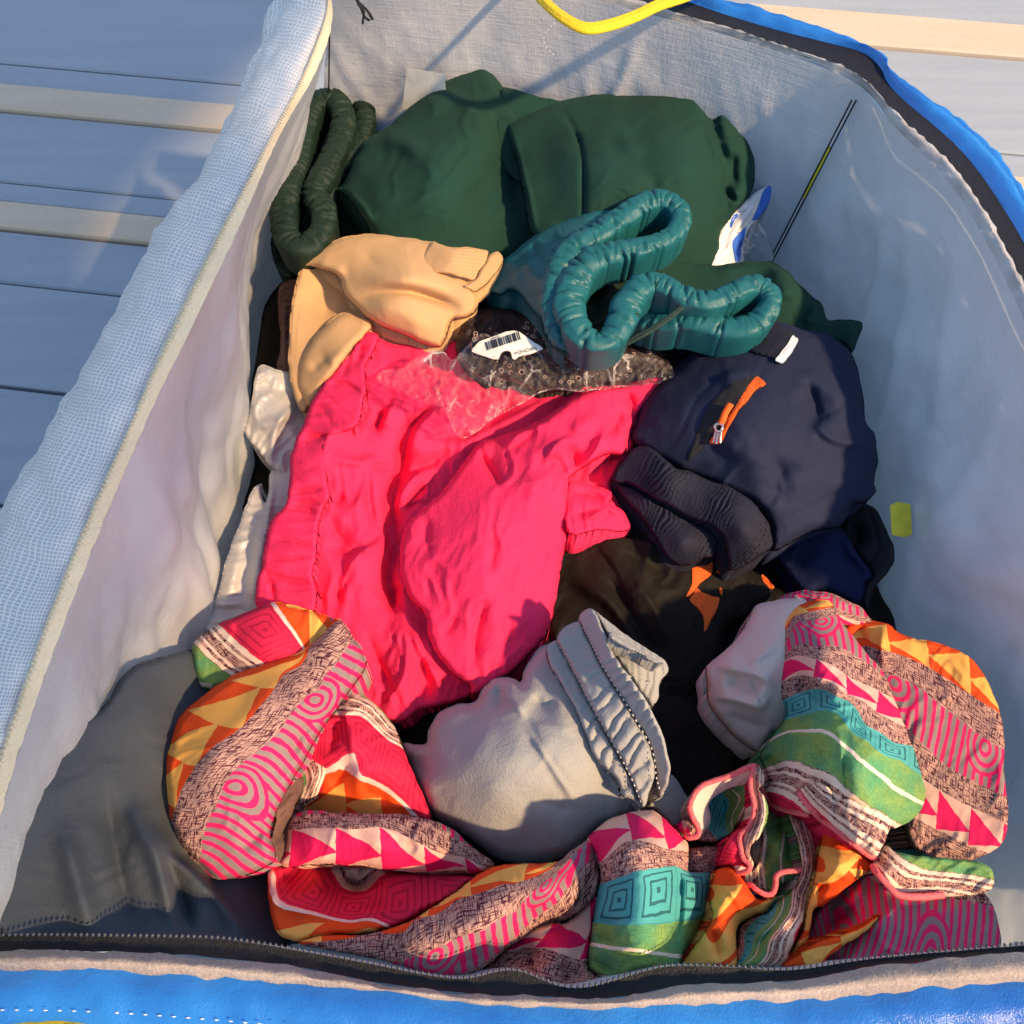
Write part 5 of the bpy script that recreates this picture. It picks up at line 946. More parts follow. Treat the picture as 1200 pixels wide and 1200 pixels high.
cloth('open_leg', pr, pc, zz(*A2, [(66, 720), (150, 700), (330, 690), (470, 690), (600, 715), (720, 735), (900, 745), (1095, 758), (1050, 800), (1000, 850), (870, 922), (760, 985), (700, 1010), (630, 1030), (560, 1042), (440, 1046), (330, 1052), (260, 1072), (190, 1082), (130, 1062), (92, 1010), (72, 930), (62, 830)]),
      Zh(A2, [(75, 760, .292), (70, 900, .312), (150, 1060, .315), (330, 1040, .312), (560, 1030, .308), (700, 990, .304), (1000, 840, .300), (1080, 765, .288), (700, 760, .285), (300, 760, .265), (500, 760, .258), (300, 850, .282), (560, 900, .290), (250, 950, .306), (800, 850, .296)]), (10, .014),
      [('r', zz(*A2, [(440, 720), (480, 790), (530, 800), (600, 740), (660, 710)]), -16, 11), ('s', zz(*A2, [(460, 700), (450, 780), (500, 840), (570, 825), (640, 765), (720, 748)]), 7, 4, 18), ('r', zz(*A2, [(330, 730), (300, 830), (290, 920)]), 6, 10), ('r', zz(*A2, [(130, 720), (170, 800), (180, 870)]), -8, 12), ('r', zz(*A2, [(90, 760), (105, 890), (240, 935), (480, 990)]), 3.5, 5), ('r', zz(*A2, [(520, 860), (600, 930), (680, 990)]), -5, 9), ('s', zz(*A2, [(460, 1000), (540, 945), (640, 940), (700, 990)]), 5, 4, 14)], [(60, 26, 3, 1.2)], (.0012, 40), 2,
      uv=Zuv(A2, [(90, 760, -.5, 8.74), (105, 885, 0, 8.76), (240, 930, .6, 8.75), (360, 965, 1.1, 8.76), (480, 985, 1.6, 8.76), (690, 1000, 2.5, 8.6), (300, 710, .2, 7.95), (200, 800, .1, 8.3), (480, 840, 1.4, 7.72), (560, 830, 1.7, 7.72), (620, 765, 2.0, 7.71), (700, 742, 2.4, 7.75), (900, 748, 3.2, 7.78), (1080, 765, 3.9, 7.8), (900, 900, 3.2, 8.5), (600, 920, 2, 8.35), (80, 1000, .2, 9.3), (190, 1075, .9, 9.7), (330, 1045, 1.4, 9.55), (560, 1035, 2.2, 9.3)]))
cloth('lower_hem', pr, pc, zz(*A5, [(430, 905), (510, 850), (600, 760), (660, 715), (720, 690), (780, 678), (835, 682), (900, 628), (985, 545), (972, 620), (962, 680), (945, 780), (932, 870), (960, 910), (1025, 945), (980, 975), (900, 985), (800, 975), (700, 950), (600, 930), (500, 925)]),
      Zh(A5, [(450, 900, .305), (600, 770, .302), (720, 695, .306), (830, 685, .310), (980, 560, .308), (950, 800, .315), (1000, 945, .325), (700, 900, .325), (800, 780, .322), (560, 880, .318)]), (8, .012), [('r', zz(*A5, [(620, 760), (700, 740), (800, 790), (900, 830)]), 4, 12), ('s', zz(*A5, [(900, 640), (800, 690), (700, 720), (600, 800)]), 3, 4, 12), ('r', zz(*A5, [(690, 760), (660, 840), (700, 920)]), -5, 10), ('r', zz(*A5, [(780, 930), (860, 900), (930, 920)]), -5, 7)], [(70, 24, 3, 1.2)], (.001, 40), 2,
      uv=Zuv(A5, [(610, 760, .1, 3.35), (720, 700, .7, 3.35), (830, 690, 1.3, 3.42), (980, 560, 2.3, 3.4), (560, 800, .2, 4.15), (640, 790, .7, 4.2), (760, 800, 1.3, 4.22), (935, 845, 2.2, 4.2), (960, 700, 2.1, 3.75), (480, 890, .1, 4.7), (700, 900, 1.2, 4.8), (950, 935, 2.4, 4.75), (600, 920, .8, 4.9)]))
cloth('crossing_leg', pr, pc, [(463, 1086), (480, 1080), (500, 1068), (533, 1046), (557, 1027), (578, 1016), (600, 1012), (648, 1011), (668, 998), (688, 985), (696, 994), (700, 1008), (704, 1025), (701, 1044), (690, 1060), (678, 1070), (659, 1082), (632, 1086), (614, 1100), (600, 1106), (575, 1128), (555, 1141), (530, 1146), (507, 1144), (467, 1131), (430, 1122), (395, 1116), (356, 1108), (350, 1102), (377, 1096), (431, 1094)],
      [(365, 1104, .318), (440, 1095, .318), (540, 1045, .322), (650, 1013, .325), (695, 992, .322), (700, 1040, .318), (640, 1080, .312), (560, 1135, .325), (450, 1122, .325), (560, 1080, .348), (640, 1045, .346), (480, 1105, .340)], (11, .016),
      [('r', zz(*A5, [(980, 480), (880, 560), (780, 640), (640, 700), (560, 760)]), 3, 8), ('s', zz(*A5, [(660, 690), (780, 670), (900, 600), (970, 500)]), -5, 5, 8), ('r', zz(*A5, [(540, 720), (440, 820), (330, 890)]), -4, 5), ('r', zz(*A5, [(960, 440), (940, 520), (880, 580)]), -4, 6), ('r', zz(*A5, [(930, 340), (960, 400), (985, 480)]), -4, 4)], [(150, 24, 4, 1.0)], (.001, 40), 2,
      uv=[(A5[0] + a / A5[2], A5[1] + b / A5[2], s, t) for a, b, s, t in [(0, 718, 0, 1), (160, 670, .8, 1), (350, 580, 1.9, 1), (560, 510, 3.0, 1), (760, 450, 4.0, 1), (120, 690, .5, .8), (300, 560, 1.5, .35), (350, 500, 2.0, .12), (520, 428, 2.8, .05), (640, 422, 3.4, .1), (770, 422, 4.0, .6), (930, 330, 4.9, 1.75),
                  (-280, 800, -1.4, 1.2), (-100, 780, -.5, 1.2), (100, 850, .5, 1.7), (300, 785, 1.6, 1.72), (480, 715, 2.5, 1.72), (630, 625, 3.3, 1.7), (720, 520, 4.0, 1.7), (780, 465, 4.4, 1.65), (250, 905, 1.3, 2.3), (400, 850, 2.0, 2.4), (560, 720, 2.9, 2.2), (660, 645, 3.5, 2.3), (780, 560, 4.2, 2.45), (900, 430, 4.8, 2.6), (960, 400, 5.1, 2.75), (700, 690, 3.6, 2.9), (850, 640, 4.5, 3.1), (975, 500, 5.2, 3.1)]])
cloth('seat', pr, pc, zz(*A9, [(545, 385), (550, 352), (590, 312), (640, 270), (700, 242), (760, 224), (820, 212), (870, 210), (912, 232), (942, 262), (980, 300), (1020, 342), (1052, 375), (1062, 405), (1058, 480), (1062, 520), (1110, 520), (1175, 518), (1185, 560), (1170, 640), (1130, 780), (1080, 880), (1035, 955), (1010, 1000), (940, 1010), (850, 1020), (760, 1045), (660, 1075), (600, 1045), (550, 1008), (545, 960), (558, 880), (572, 800), (585, 700), (600, 620), (612, 555), (605, 500), (570, 430)]),
      Zh(A9, [(555, 360, .315), (760, 235, .325), (930, 260, .322), (1050, 400, .312), (1160, 540, .292), (1110, 800, .300), (1020, 970, .318), (660, 1060, .328), (560, 950, .322), (600, 600, .322), (800, 420, .358), (900, 600, .356), (780, 700, .355), (800, 900, .350), (1000, 700, .338)]), (15, .024),
      [('s', zz(*A9, [(1000, 790), (1002, 680), (1000, 580), (990, 500), (960, 440)]), 0, 5, 20), ('s', zz(*A9, [(980, 440), (1010, 520), (1015, 640), (1010, 760), (980, 900)]), -9, 5, 26), ('r', zz(*A9, [(610, 560), (680, 480), (760, 390), (800, 330)]), 4, 12), ('r', zz(*A9, [(560, 380), (590, 460), (620, 540)]), -5, 6), ('r', zz(*A9, [(580, 830), (640, 860), (700, 870)]), -5, 6), ('r', zz(*A9, [(570, 760), (640, 770), (720, 800)]), -4, 5), ('r', zz(*A9, [(560, 950), (640, 1000), (700, 1020)]), -5, 6), ('r', zz(*A9, [(880, 800), (960, 720), (1000, 640)]), -3, 12)], [(70, 30, 3, 1.2)], (.0014, 50), 2,
      uv=Zuv(A9, [(560, 360, 0, 3.5), (660, 275, .5, 3.4), (760, 225, 1.1, 3.35), (870, 212, 1.7, 3.3), (940, 262, 2.1, 3.4), (1050, 385, 2.9, 4.1), (610, 480, 0, 4.2), (740, 372, .8, 4.2), (870, 375, 1.5, 4.2), (960, 410, 2.0, 4.2), (1050, 460, 2.6, 4.35), (620, 580, -.05, 4.9), (720, 545, .55, 4.9), (800, 520, 1.0, 4.9), (900, 502, 1.5, 4.9), (1000, 492, 2.05, 4.9), (1170, 522, 3.2, 4.95),
                  (578, 770, 0, 5.85), (680, 800, .5, 5.95), (790, 800, 1.02, 5.95), (900, 785, 1.55, 5.9), (1000, 770, 2.05, 5.9), (1140, 740, 3.0, 5.85), (568, 885, 0, 6.5), (740, 910, .9, 6.5), (880, 930, 1.5, 6.5), (1030, 945, 2.2, 6.5), (560, 990, 0, 6.95), (700, 1040, .7, 7.05), (850, 1010, 1.4, 6.95)]))

# ---- printed dress on the right
pd = thing('printed_dress', 'green, pink and orange print dress with coral edged hems in the near right corner', 'dress', at(960, 900, .25))
D4 = (790, 680, 4.444); D5 = (790, 880, 4.444)
cloth('back_layer', pd, pc, zz(*D4, [(520, 130), (545, 98), (600, 66), (700, 54), (830, 72), (905, 108), (965, 135), (1012, 190), (1025, 225), (900, 240), (700, 200), (560, 160)]), Zh(D4, [(540, 110, .268), (700, 62, .275), (1010, 200, .275), (800, 150, .282)]), (7, .01), [('r', zz(*D4, [(600, 80), (750, 75), (900, 130), (1000, 190)]), 2, 5)], [(20, 20, 4, 1)], (.001, 40), 2,
      uv=Zuv(D4, [(545, 105, 0, 2.0), (650, 62, .8, 1.9), (800, 70, 1.8, 1.8), (900, 115, 2.6, 1.55), (620, 100, .8, 2.4), (800, 110, 1.8, 2.4), (850, 150, 2.2, 7.25 - 9 + 4.6), (1000, 200, 3.2, 2.9)]))
cloth('back_layer', pd, pc, zz(*D4, [(870, 260), (890, 228), (960, 213), (1080, 218), (1130, 240), (1155, 262), (1240, 300), (1380, 330), (1560, 420), (1700, 700), (1720, 1000), (1720, 1350), (1450, 1480), (1250, 1400), (1180, 1200), (1100, 800), (1000, 500)]), Zh(D4, [(900, 240, .272), (1080, 225, .282), (1380, 340, .292), (1540, 900, .292), (1200, 700, .288), (1000, 420, .280)]), (9, .012), [('r', zz(*D4, [(960, 225), (985, 290), (1000, 350)]), -5, 5), ('s', zz(*D4, [(1100, 470), (1080, 360), (1090, 230)]), 4, 4, 14)], [(40, 28, 4, 1.2)], (.0015, 50), 2.4,
      uv=Zuv(D4, [(900, 240, 0, .1), (960, 215, .35, .05), (1080, 220, 1.0, .05), (1155, 265, 1.5, .1), (1380, 330, 2.7, .2), (985, 290, .4, .75), (1000, 345, .4, 1.0), (1150, 380, 1.3, 1.0), (1400, 500, 2.7, 1.0), (1080, 470, 1.0, 1.6), (1150, 500, 1.4, 1.7), (1450, 700, 3.0, 1.7), (1200, 700, 1.6, 2.5), (1400, 950, 3.0, 2.7)]))
cloth('lining', pd, M['offwhite'], zz(*D4, [(400, 172), (415, 145), (435, 127), (490, 112), (545, 102), (600, 96), (665, 94), (720, 150), (660, 260), (620, 380), (600, 500), (610, 650), (600, 740), (560, 780), (510, 803), (470, 850), (440, 893), (390, 872), (340, 838), (300, 808), (255, 750), (215, 700), (185, 650), (168, 600), (172, 560), (164, 510), (164, 460), (195, 425), (240, 385), (295, 342), (335, 290), (370, 240)]),
      Zh(D4, [(415, 150, .272), (600, 105, .288), (300, 345, .280), (168, 470, .272), (172, 600, .268), (300, 805, .262), (440, 885, .265), (600, 700, .290), (450, 500, .308), (560, 300, .308), (380, 640, .298)]), (12, .018),
      [('s', zz(*D4, [(540, 560), (450, 500), (320, 465), (200, 445)]), 9, 5, 20), ('r', zz(*D4, [(250, 520), (360, 550), (460, 600)]), -12, 13), ('s', zz(*D4, [(500, 570), (470, 640), (430, 655), (330, 625), (180, 600)]), 9, 4, 18), ('r', zz(*D4, [(260, 690), (360, 730), (500, 780)]), -9, 11), ('s', zz(*D4, [(540, 330), (460, 390), (380, 450)]), 4, 4, 14), ('r', zz(*D4, [(420, 140), (400, 220), (340, 300)]), -3, 5)], [(40, 40, 3, .8)], (.0014, 50), 2.2, fa=0.75)
hump = zz(*D4, [(545, 275), (552, 230), (600, 160), (660, 118), (740, 103), (810, 110), (852, 162), (880, 232), (950, 312), (1012, 390), (1082, 472), (1130, 570), (1200, 760), (1270, 950), (1310, 1120), (1250, 1240), (1155, 1290), (1122, 1290), (1085, 1385), (1050, 1440), (960, 1400), (850, 1322), (740, 1242), (690, 1228), (600, 1206), (520, 1168), (475, 1100), (495, 1060), (468, 980), (448, 925), (452, 895), (500, 818), (560, 738), (578, 690), (558, 640), (528, 580), (530, 520), (545, 450), (552, 355), (520, 400)][:-1])
_, HD = cloth('skirt', pd, pc, hump,
      Zh(D4, [(560, 240, .300), (740, 115, .305), (870, 230, .308), (1080, 480, .306), (1250, 900, .312), (1290, 1120, .308), (1060, 1420, .335), (740, 1235, .325), (500, 1120, .308), (460, 920, .295), (570, 700, .305), (545, 450, .308), (760, 400, .352), (800, 620, .358), (900, 850, .372), (700, 850, .352), (800, 1100, .355), (1000, 1150, .368), (1100, 900, .365), (950, 600, .355)]), (15, .024),
      [('s', zz(*D4, [(790, 650), (850, 580), (780, 540), (680, 480), (640, 490)]), 6, 5, 12), ('r', zz(*D4, [(600, 580), (680, 560), (760, 620), (790, 660)]), -11, 9), ('r', zz(*D4, [(880, 880), (885, 1000), (900, 1130)]), -6, 5), ('s', zz(*D4, [(900, 1140), (880, 1000), (870, 880), (850, 760)]), 4, 4, 16), ('r', zz(*D4, [(700, 800), (740, 900), (730, 980)]), -4, 9), ('r', zz(*D4, [(460, 900), (500, 960), (560, 1020)]), -7, 7), ('r', zz(*D4, [(560, 420), (600, 360), (640, 250), (700, 160)]), 3, 9), ('r', zz(*D4, [(700, 900), (800, 850), (900, 880)]), 3, 12), ('r', zz(*D4, [(1000, 950), (1100, 1050), (1150, 1160)]), -4, 9), ('r', zz(*D4, [(580, 700), (640, 690), (720, 720)]), -3, 6)],
      [(70, 22, 3, 1.4)], (.0015, 50), 1.9, gather=None,
      uv=Zuv(D4, [(540, 330, 0, .35), (556, 230, .6, .2), (620, 145, 1.1, .25), (800, 110, 2.0, .45), (600, 240, .3, 1), (660, 180, .9, 1), (820, 140, 1.8, 1), (596, 270, .3, 1.7), (640, 212, .9, 1.7), (840, 180, 1.9, 1.7), (565, 385, 0, 2.7), (720, 350, 1, 2.7), (900, 365, 2, 2.7), (1040, 450, 2.9, 2.7), (1100, 510, 3.3, 2.7), (558, 440, 0, 3.3), (740, 410, 1, 3.3), (880, 480, 1.9, 3.3), (1050, 565, 2.9, 3.3), (1130, 610, 3.4, 3.3),
                  (535, 550, 0, 4.2), (640, 500, .6, 4.2), (780, 520, 1.3, 4.2), (900, 600, 2, 4.2), (1050, 680, 3, 4.2), (1160, 740, 3.6, 4.2), (590, 615, .2, 4.9), (790, 570, 1.3, 4.9), (900, 620, 1.9, 4.9), (1000, 760, 2.7, 4.9), (1150, 850, 3.6, 4.9), (575, 725, .1, 5.85), (700, 695, .8, 5.9), (870, 712, 1.8, 5.9), (1000, 830, 2.7, 5.9), (1160, 930, 3.6, 5.9),
                  (530, 800, 0, 6.4), (600, 787, .4, 6.5), (700, 785, .9, 6.5), (850, 830, 1.8, 6.5), (960, 930, 2.6, 6.5), (1100, 1040, 3.5, 6.5), (1160, 1090, 3.9, 6.5), (510, 965, .1, 7.1), (700, 972, 1.2, 7.1), (820, 1012, 1.9, 7.1), (960, 1130, 2.9, 7.1), (1110, 1229, 4, 7.1), (485, 1090, .1, 7.66), (690, 1195, 1.2, 7.66), (850, 1295, 2.1, 7.66), (1050, 1425, 3.6, 7.66)]))
cloth('hem_ruffle', pd, pc, zz(*D5, [(652, 208), (680, 185), (740, 165), (790, 178), (850, 250), (920, 255), (1000, 290), (1090, 315), (1125, 380), (1100, 470), (1075, 520), (1050, 552), (1000, 530), (950, 490), (890, 445), (830, 395), (770, 355), (715, 300), (680, 255)]), lambda p: HD(p) + .006, (4, .005), [('r', zz(*D5, [(800, 200), (850, 260), (830, 350)]), -4, 4)], [(60, 10, 2.5, 2.4)], (.002, 18), 1.6,
      uv=Zuv(D5, [(665, 200, 0, 7.66), (740, 170, 0, 7.2), (830, 380, 1.1, 7.68), (900, 270, 1.1, 7.2), (950, 480, 1.9, 7.68), (1040, 545, 2.5, 7.68), (1110, 350, 2.5, 7.15)]))
def hemline(pts, H, dz=.002, r=.0021):
    p = np.array(pts, float); tube('hem_edge', pd, M['hem'], np.c_[p, H(p) + dz].tolist(), r, n=8, ns=8, rough=.18)
hemline(zz(*D5, [(652, 208), (682, 258), (716, 302), (770, 356), (830, 396), (890, 446), (950, 490), (1000, 530), (1046, 562)]), HD, .006)
hemline(zz(*D5, [(450, 190), (470, 222), (500, 262), (540, 292), (600, 312), (650, 322), (700, 332)]), HD, .004, .0019)
# under layers of the dress
def bit(name, k, out, hz, uv, roll=(6, .009), folds=(), wr=((60, 18, 3, 1.2),), mat=None, step=1.8, seed=1):
    return cloth(name, pd, mat or pc, zz(*k, out), Zh(k, hz), roll, folds, wr, (.001, 30), step, uv=Zuv(k, uv) if uv else None, seed=seed)
bit('inner_layer', D5, [(20, 560), (60, 520), (110, 505), (180, 500), (260, 520), (270, 600), (230, 640), (100, 640), (30, 630)], [(40, 560, .282), (200, 510, .285), (240, 620, .28), (120, 570, .292)], [(40, 560, 0, 1.2), (240, 530, 2, 1.2), (60, 630, 0, 1.6), (240, 630, 2, 1.6)])
bit('inner_layer', D5, [(480, 300), (540, 310), (600, 330), (645, 450), (665, 600), (640, 660), (560, 690), (510, 745), (440, 725), (390, 705), (345, 650), (420, 600), (450, 500)], [(500, 310, .272), (620, 400, .268), (640, 640, .282), (430, 700, .285), (540, 480, .292)], [(500, 330, 0, 6.9), (490, 500, 1.2, 7.05), (500, 700, 2.4, 7.0), (560, 400, .5, 6.6), (580, 560, 1.5, 6.3), (640, 500, 1, 5.95), (420, 600, 1.8, 7.4), (390, 690, 2.2, 7.6)], folds=[('r', zz(*D5, [(600, 350), (620, 480), (600, 600)]), -9, 7), ('r', zz(*D5, [(480, 450), (470, 560), (440, 680)]), -6, 5), ('r', zz(*D5, [(530, 380), (560, 500), (540, 620)]), 5, 9)])
bit('neckline', D5, [(425, 68), (440, 110), (425, 200), (384, 300), (320, 400), (300, 440), (230, 465), (165, 472), (100, 456), (60, 450), (10, 410), (30, 370), (70, 362), (95, 372), (78, 295), (108, 222), (140, 185), (200, 160), (260, 140), (300, 126), (360, 100)], [(420, 85, .312), (300, 140, .300), (110, 230, .298), (90, 400, .295), (40, 400, .292), (160, 465, .285), (300, 430, .285), (400, 250, .295), (230, 300, .268)], [(330, 180, .3, 6.95), (350, 260, .7, 6.6), (400, 200, .9, 6.75), (300, 270, .5, 6.0), (180, 300, -.4, 5.0), (230, 330, .1, 5.4), (250, 450, .6, 5.2), (160, 380, -.3, 4.95), (330, 380, 1.1, 7.15), (380, 300, 1.2, 7.5)], folds=[('r', zz(*D5, [(170, 250), (260, 200), (350, 170)]), -6, 8), ('r', zz(*D5, [(40, 400), (80, 410), (120, 420)]), 4, 5)])
bit('facing', D5, [(410, 98), (380, 92), (300, 128), (200, 160), (140, 190), (105, 230), (84, 292), (100, 345), (120, 390), (138, 440), (158, 420), (190, 360), (178, 290), (200, 250), (260, 210), (330, 185), (400, 170), (425, 130)], [(400, 110, .316), (250, 165, .306), (110, 260, .304), (130, 400, .298), (180, 300, .292), (350, 170, .300)], None, (4, .005), mat=M['offwhite'])
tube('hem_edge', pd, M['hem'], [t_ + (z,) for t_, z in zip(zz(*D5, [(445, 110), (425, 80), (380, 88), (300, 126), (200, 158), (140, 186), (104, 228), (82, 290), (98, 348), (126, 400), (122, 440), (80, 452), (62, 440)]), (.318, .322, .320, .312, .308, .307, .306, .306, .305, .303, .302, .300, .298))], .0017, ns=7, rough=.2)
bit('ribbon_fold', D5, [(428, 72), (468, 130), (462, 180), (442, 200), (470, 245), (490, 290), (485, 340), (478, 380), (440, 455), (400, 495), (392, 530), (412, 590), (390, 622), (352, 560), (340, 480), (360, 430), (382, 400), (408, 350), (422, 310), (408, 260), (398, 210), (394, 140)], [(430, 90, .325), (460, 190, .322), (480, 340, .322), (400, 480, .316), (395, 600, .310), (350, 500, .306), (415, 310, .312), (400, 180, .315)], [(395, 130, 0, 7.72), (460, 130, 0, 7.2), (405, 230, 1, 7.72), (455, 220, 1, 7.2), (415, 320, 2, 7.72), (485, 310, 2, 7.05), (365, 440, 3, 7.72), (440, 450, 3, 7.15), (350, 560, 4, 7.72), (405, 570, 4, 7.2)], (5, .008), [('R', zz(*D5, [(430, 80), (445, 180), (460, 280), (440, 400), (380, 500), (390, 610)]), 2.5, 3)], step=1.5)
tube('hem_edge', pd, M['hem'], [t_ + (z,) for t_, z in zip(zz(*D5, [(428, 72), (402, 130), (400, 200), (418, 300), (392, 392), (346, 440), (346, 500), (360, 560), (395, 595), (380, 625), (330, 640)]), (.326, .322, .320, .318, .315, .312, .311, .311, .312, .310, .305))], .0015, ns=7, rough=.2)
bit('inner_layer', D5, [(384, 380), (345, 395), (300, 430), (262, 488), (235, 550), (222, 600), (260, 600), (300, 600), (335, 650), (390, 630), (412, 605), (360, 560), (345, 490)], [(370, 390, .300), (240, 580, .298), (330, 630, .303), (400, 610, .306), (310, 500, .312)], [(370, 390, 0, 7.9), (250, 540, 1, 7.9), (230, 600, 1.3, 8.0), (400, 600, 1, 8.6), (300, 610, 1.4, 8.74), (340, 500, .6, 8.2)])
bit('orange_fold', D5, [(215, 625), (260, 605), (300, 606), (345, 652), (392, 722), (432, 772), (482, 770), (532, 758), (505, 800), (470, 842), (420, 855), (380, 872), (332, 912), (322, 1000), (320, 1120), (200, 1122), (40, 1120), (70, 1060), (110, 1005), (165, 925), (200, 865), (186, 800), (184, 735), (196, 670)], [(230, 630, .305), (330, 650, .308), (430, 770, .310), (520, 765, .308), (340, 900, .305), (320, 1100, .322), (60, 1110, .318), (190, 750, .305), (260, 760, .328), (270, 950, .330)], [(215, 640, 0, .03), (300, 608, .6, .03), (345, 655, 1, .03), (430, 772, 1.8, .03), (190, 740, .3, .95), (190, 830, .9, .6), (260, 860, 1.3, .3), (330, 900, 2, .6), (320, 1100, 2.6, .6), (200, 1000, 1.7, .35), (120, 1010, 1.7, .8), (60, 1110, 2.2, .9), (480, 830, 2.3, .5)], (9, .013), [('r', zz(*D5, [(180, 900), (220, 980), (240, 1110)]), -6, 6), ('s', zz(*D5, [(390, 870), (340, 800), (260, 690), (240, 640)]), 4, 4, 14), ('r', zz(*D5, [(300, 640), (360, 760), (440, 820)]), 4, 7)])
bit('hem_fold', D5, [(588, 330), (640, 335), (692, 350), (722, 430), (742, 540), (735, 620), (718, 690), (700, 780), (682, 852), (640, 960), (600, 1040), (570, 1120), (430, 1122), (325, 1122), (328, 1000), (334, 920), (380, 880), (430, 860), (490, 840), (530, 785), (580, 745), (632, 700), (655, 640), (662, 600), (645, 480)], [(640, 345, .296), (730, 540, .300), (690, 820, .306), (570, 1110, .322), (340, 1110, .318), (360, 910, .300), (540, 790, .305), (655, 620, .300), (700, 560, .318), (600, 880, .332), (480, 1000, .328)], [(600, 340, 0, 7.12), (650, 500, .8, 7.1), (655, 640, 1.5, 7.1), (610, 780, 2.3, 7.1), (520, 950, 3.2, 7.12), (440, 1110, 4, 7.12), (700, 380, 0, 7.7), (738, 550, .8, 7.7), (715, 700, 1.6, 7.7), (680, 860, 2.4, 7.7), (620, 1000, 3.2, 7.7), (570, 1115, 4, 7.7), (540, 870, 2.7, 6.6), (450, 980, 3.3, 6.55), (360, 1110, 4.1, 6.6), (600, 720, 2, 6.0 + .95), (420, 880, 2.8, 4.85), (340, 940, 3.1, 4.4), (340, 1080, 3.7, 4.6), (500, 850, 2.4, 4.95 + .3)], (8, .012), [('r', zz(*D5, [(640, 720), (560, 860), (450, 1000), (370, 1110)]), -5, 5), ('s', zz(*D5, [(560, 1110), (640, 920), (690, 760), (700, 620)]), -3, 4, 8), ('r', zz(*D5, [(620, 800), (540, 960), (480, 1110)]), 3, 6)])
tube('hem_edge', pd, M['hem'], [t_ + (z,) for t_, z in zip(zz(*D5, [(380, 705), (400, 698), (430, 722), (475, 748), (512, 742), (528, 700), (532, 655), (560, 632), (610, 624), (662, 620)]), (.303, .306, .308, .308, .307, .306, .306, .306, .306, .306))], .0016, ns=7, rough=.2)
bit('inner_layer', D5, [(680, 340), (740, 345), (775, 380), (775, 430), (758, 490), (740, 545), (722, 500), (705, 420)], [(690, 350, .298), (770, 390, .304), (740, 530, .298)], [(690, 350, 0, 8.15), (770, 400, .3, 8.2), (740, 530, .5, 8.15), (720, 430, .2, 8.18)])
bit('maze_layer', D5, [(1030, 600), (1100, 650), (1165, 740), (1300, 720), (1500, 700), (1660, 800), (1660, 1140), (1155, 1140), (900, 1130), (700, 1110), (690, 980), (720, 860), (800, 770), (900, 690), (980, 640)], [(1030, 620, .305), (1400, 800, .318), (1400, 1100, .33), (800, 1100, .318), (720, 950, .290), (900, 800, .300), (1100, 850, .322)], [(720, 1000, 0, 1.75), (760, 850, .6, 1.9), (900, 700, 1.6, 2.6), (1030, 620, 2.3, 2.65), (1150, 760, 3.0, 2.5), (900, 900, 1.4, 2.2), (1100, 900, 2.6, 2.2), (1150, 1080, 3.2, 1.8), (900, 1100, 1.7, 1.75), (1400, 800, 4.4, 2.6), (1400, 1100, 4.6, 1.8)], (8, .012), [('r', zz(*D5, [(760, 940), (860, 860), (960, 820)]), -9, 9), ('r', zz(*D5, [(800, 880), (900, 800), (1000, 680)]), 4, 8), ('s', zz(*D5, [(1000, 950), (1100, 860), (1180, 800)]), 5, 4, 16)], ((40, 22, 3, 1.6),), step=2.2)
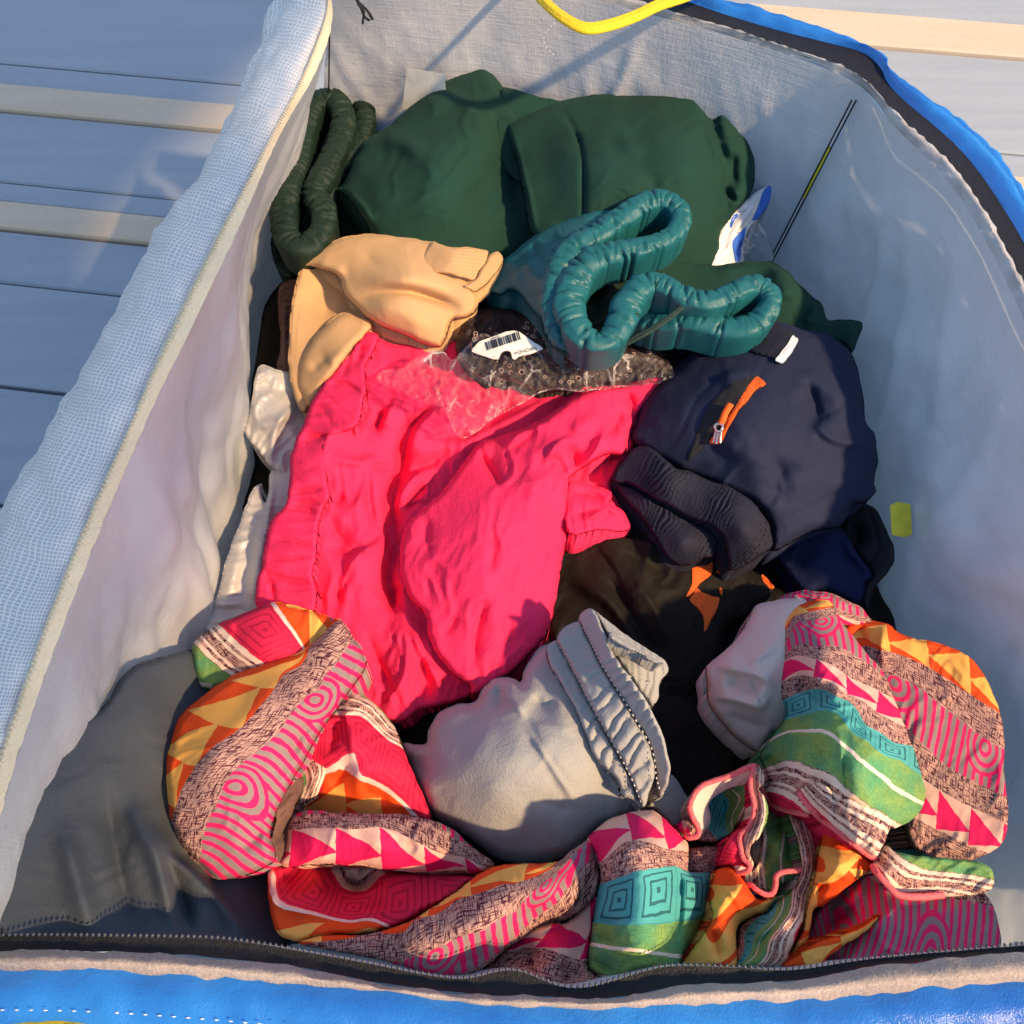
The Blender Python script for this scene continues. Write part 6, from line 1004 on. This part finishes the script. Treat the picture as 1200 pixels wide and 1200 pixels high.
bit('orange_fold', D5, [(780, 385), (812, 405), (850, 432), (905, 468), (960, 512), (1000, 545), (1042, 582), (1030, 618), (985, 650), (920, 692), (875, 730), (840, 765), (800, 790), (770, 812), (745, 815), (722, 835), (712, 900), (690, 985), (650, 1035), (606, 1075), (630, 1000), (660, 940), (680, 880), (695, 800), (715, 720), (732, 660), (742, 600), (748, 540), (762, 460)], [(790, 400, .312), (950, 510, .318), (1030, 600, .318), (900, 700, .316), (760, 810, .312), (690, 980, .316), (620, 1060, .318), (700, 800, .314), (750, 560, .312), (850, 590, .340)], [(790, 400, 0, .05), (960, 515, 1.0, .1), (1035, 590, 1.5, .2), (760, 480, .1, .5), (850, 560, .7, .55), (950, 640, 1.4, .7), (750, 600, .6, .95), (840, 740, 1.4, 1.0 - .05), (720, 720, 1.4, .6), (760, 800, 1.6, .9), (700, 860, 2, .5), (680, 980, 2.6, .55), (620, 1060, 3.1, .5)], (9, .014), [('r', zz(*D5, [(800, 660), (760, 720), (720, 800)]), -5, 6), ('s', zz(*D5, [(940, 680), (860, 640), (800, 660), (740, 690)]), 4, 4, 14)])
bit('orange_fold', D5, [(1072, 845), (1055, 885), (1010, 930), (960, 965), (900, 1000), (850, 1040), (800, 1080), (755, 1122), (650, 1126), (560, 1122), (600, 1085), (670, 1040), (740, 1000), (800, 980), (860, 962), (920, 938), (985, 908), (1030, 875)], [(1060, 855, .330), (860, 990, .330), (600, 1110, .330), (760, 1110, .33)], [(1070, 850, 0, .5), (980, 915, .6, .15), (860, 965, 1.2, .1), (740, 1005, 1.9, .1), (580, 1110, 2.8, .2), (1000, 935, .6, .8), (870, 1020, 1.2, .95), (760, 1115, 2, .95)], (6, .009))
bit('side_hem', D5, [(1040, 545), (1075, 505), (1112, 490), (1155, 525), (1260, 545), (1450, 560), (1640, 600), (1650, 720), (1450, 760), (1300, 745), (1155, 745), (1110, 690), (1070, 640), (1036, 605)], [(1050, 560, .320), (1110, 500, .322), (1380, 660, .325), (1160, 720, .326), (1100, 620, .334)], [(1040, 600, 0, 7.6), (1110, 690, 1, 7.6), (1155, 740, 1.5, 7.6), (1110, 495, .3, 7.1), (1155, 530, 1, 7.1), (1380, 640, 3, 7.15), (1380, 730, 3, 7.6)], (6, .009))
tube('hem_edge', pd, M['hem'], [t_ + (z,) for t_, z in zip(zz(*D5, [(1034, 600), (1060, 640), (1105, 690), (1160, 745), (1260, 760), (1400, 750)]), (.328, .333, .333, .332, .330, .325))], .0019, ns=7, rough=.2)
